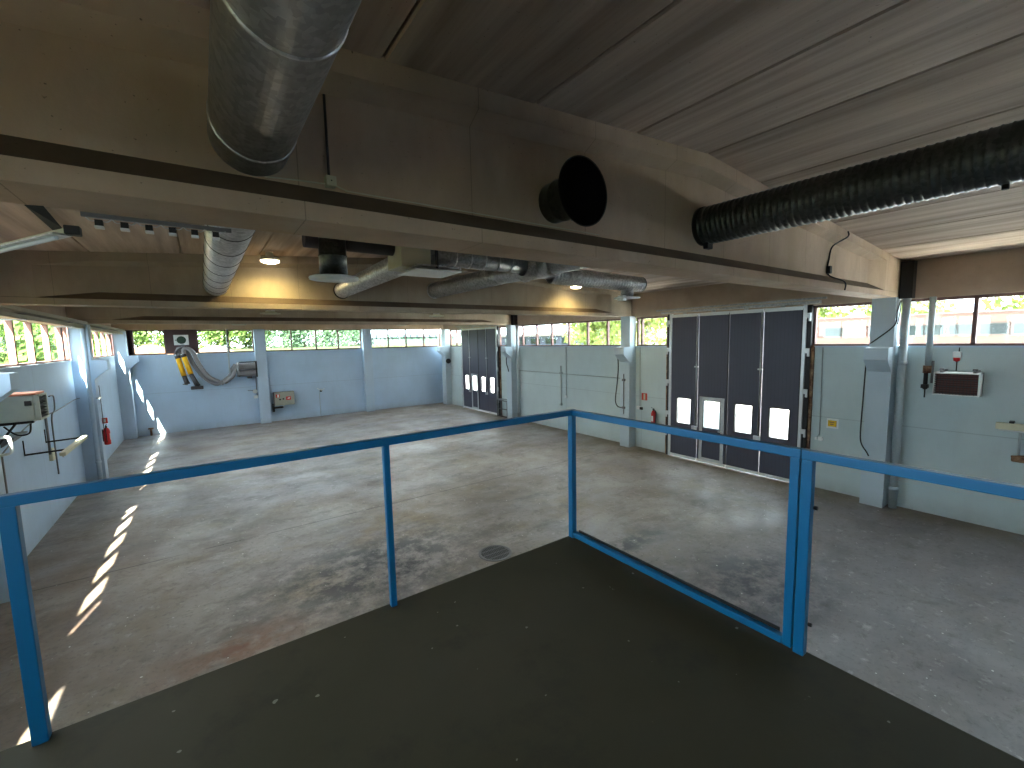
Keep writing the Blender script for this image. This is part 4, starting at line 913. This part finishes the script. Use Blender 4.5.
bx = [(-3.8, 48, 6.5), (-0.5, 50, 6), (2.0, 46, 6.5), (4.4, 50, 7), (6.8, 47, 6.2), (9.2, 52, 6.5), (11.6, 49, 6.0), (14.0, 55, 6.5), (17, 60, 6)]
bl = ['first tree from the corner behind the soil heap outside the end wall', 'second tree from the corner outside the end wall', 'third tree from the corner outside the end wall, behind the hanging pipe', 'fourth tree from the corner outside the end wall, beside the hose reel pillar', 'fifth tree from the corner outside the end wall, above the control cabinet', 'sixth tree from the corner outside the end wall', 'seventh tree from the corner outside the end wall, by the middle pillar', 'eighth tree outside the end wall, left of the green roofed shed', 'last tree of the end wall row, just beside the green roofed shed']
for (x, y, h), lb in zip(bx, bl): tree(x, y, hillz(x, y)-0.3, h*0.75, 2.2, m_leaf[2 if x > 5 else 0], lb, 2400)
rb = [(24.5, 23.4, 8.5, 'tree seen through the last panes before the middle column'), (22.0, 20.2, 9.0, 'bright tree seen through the panes beside the middle column'), (21.5, 16.2, 9.0, 'bright tree filling the pane between the middle column and near folding door')]
for x, y, h, lb in rb: tree(x, y, -0.1, h, 2.9, m_leaf[1], lb, 2800, True, 0.16, 0.42)
lt = [(-6.5, 25, 6.0), (-8.0, 32, 6.5), (-7.0, 38, 6.0), (-9.0, 45, 7), (-8.0, 52, 7), (-10.5, 60, 7.5), (-9, 68, 8), (-13, 78, 8.5), (-15, 92, 9)]
ll = ['nearest tree outside the heater wall windows', 'second tree outside the heater wall windows', 'third tree outside the heater wall windows', 'fourth tree outside the heater wall windows', 'fifth tree outside the heater wall windows', 'sixth tree outside the heater wall windows', 'seventh tree far along outside the heater wall', 'eighth tree far along outside the heater wall, further from it', 'farthest tree outside the heater wall windows']
for (x, y, h), lb in zip(lt, ll): tree(x, y, -0.25, h, 2.6, m_leaf[0], lb, 2200)
for k in range(12):
    y = -26+k*8.2
    tree(69+rt.uniform(-1, 1), y, 0.0, 8.6+rt.uniform(-0.5, 0.8), 5.0, m_leaf[1], 'tree %s along the row behind the brick building' % ['first', 'second', 'third', 'fourth', 'fifth', 'sixth', 'seventh', 'eighth', 'ninth', 'tenth', 'eleventh', 'twelfth'][k], 1300, True, 0.3)

# soil heap outside the corner pane
rs = random.Random(11)
def heap(cx, cy, r, h, mat, label):
    vs = []; fs = []; n = 20
    for j in range(7):
        for i in range(n):
            a = 2*PI*i/n; q = j/6; rr = r*(1-q)*(1+0.18*rs.uniform(-1, 1))
            vs.append((cx+rr*math.cos(a)*1.6, cy+rr*math.sin(a), hillz(cx, cy)-0.4+(h+0.4)*(1-(1-q)**1.6)*(1+0.06*rs.uniform(-1, 1))))
    for j in range(6):
        for i in range(n): fs.append((j*n+i, j*n+(i+1) % n, (j+1)*n+(i+1) % n, (j+1)*n+i))
    return tag(mk('soil_heap', MB().add(vs, fs), mat), label, 'soil heap')
heap(-2.9, 39, 1.3, 0.95, m_soil, 'sandy soil heap outside the corner pane of the end wall')
heap(0.8, 40, 1.2, 0.55, m_rock, 'low pale rubble heap outside the window behind the hanging pipe')

# brick building, carport roof, sheds
BXX = 50
b = thing('brick_building', 'long low red brick building across the yard outside', 'building', (BXX, 0, 0))
mk('wall', MB().box(BXX, BXX+10, -40, 22, -0.1, 3.35).box(BXX, BXX+10, -40, 22, 4.35, 5.15), m_brick, b)
mk('wall', MB().box(BXX+0.3, BXX+10, -40, 22, 3.35, 4.35), m_brick, b)
mk('parapet_cap', MB().box(BXX-0.06, BXX+10.06, -40.06, 22.06, 5.15, 5.25), m_cream_wall, b)
for k in range(26):
    y = 16.2-k*1.75
    if k in (1, 8, 9, 14): continue
    w = mk('window', MB().frame('x', BXX+0.22, y-0.80, y+0.80, 3.38, 4.32, 0.07, 0.1), m_cream_wall, b)
    mk('pane', MB().box(BXX+0.2, BXX+0.22, y-0.75, y+0.75, 3.44, 4.28), m_darkglass, w)
for k in (1, 8, 14):
    y = 16.2-k*1.75
    mk('pier', MB().box(BXX, BXX+0.3, y-0.8, y+0.8, 3.35, 4.35), m_brick, b)
t = thing('carport_roof', 'pale corrugated carport roof just outside the louvred heater window', 'roof', (19, 2, 3.3))
vs = []; fs = []; n = 260; ya, yc = -12.0, 11.0
for i in range(n+1):
    y = ya+(yc-ya)*i/n; w = 0.035*math.sin(2*PI*(y/0.177/1.0))
    vs += [(15.5, y, 3.0+w), (20.0, y, 3.30+w), (20.0, y, 3.27+w), (15.5, y, 2.97+w)]
for i in range(n):
    for j in range(4): fs.append((i*4+j, i*4+(j+1) % 4, (i+1)*4+(j+1) % 4, (i+1)*4+j))
mk('sheet', MB().add(vs, fs), m_corr, t)
for yy in (-11, -3.5, 4, 10.5):
    mk('post', MB().box(15.6, 15.75, yy, yy+0.15, -0.05, 3.0), m_steelpipe, t)
    mk('post', MB().box(19.7, 19.85, yy, yy+0.15, -0.05, 3.24), m_steelpipe, t)
mk('purlin', MB().box(15.6, 15.72, -12, 11, 2.85, 2.96).box(19.75, 19.87, -12, 11, 3.12, 3.23), m_steelpipe, t)
t = thing('storage_shed', 'blue grey shed with flat dark roof outside between the two folding doors', 'shed', (42, 46, 0))
mk('wall', MB().box(40, 48, 40, 60, -0.1, 4.2), m_bluegrey, t)
mk('roof', MB().box(39.6, 48.4, 39.6, 60.4, 4.2, 4.55), m_cream_wall, t)
for k in range(5): mk('window', MB().box(39.96, 40.0, 42+k*3.4, 44.2+k*3.4, 3.1, 3.9), m_darkglass, t)
t = thing('green_shed', 'long green roofed shed on the grass rise outside the end wall', 'shed', (25, 62, 3))
vs = []; fs = []; n = 60
mk('wall', MB().box(19.5, 32, 60, 66, 2.0, 4.5), m_greenroof, t)
mk('roof', MB().loft([[(19.2, 59.7, 4.5), (19.2, 63, 5.0), (19.2, 66.3, 4.5)], [(32.3, 59.7, 4.5), (32.3, 63, 5.0), (32.3, 66.3, 4.5)]]), m_greenroof, t)
for k in range(12): mk('roof_rib', MB().box(19.8+k, 20.1+k, 59.6, 60.2, 4.5, 4.85), m_bluegrey, t)
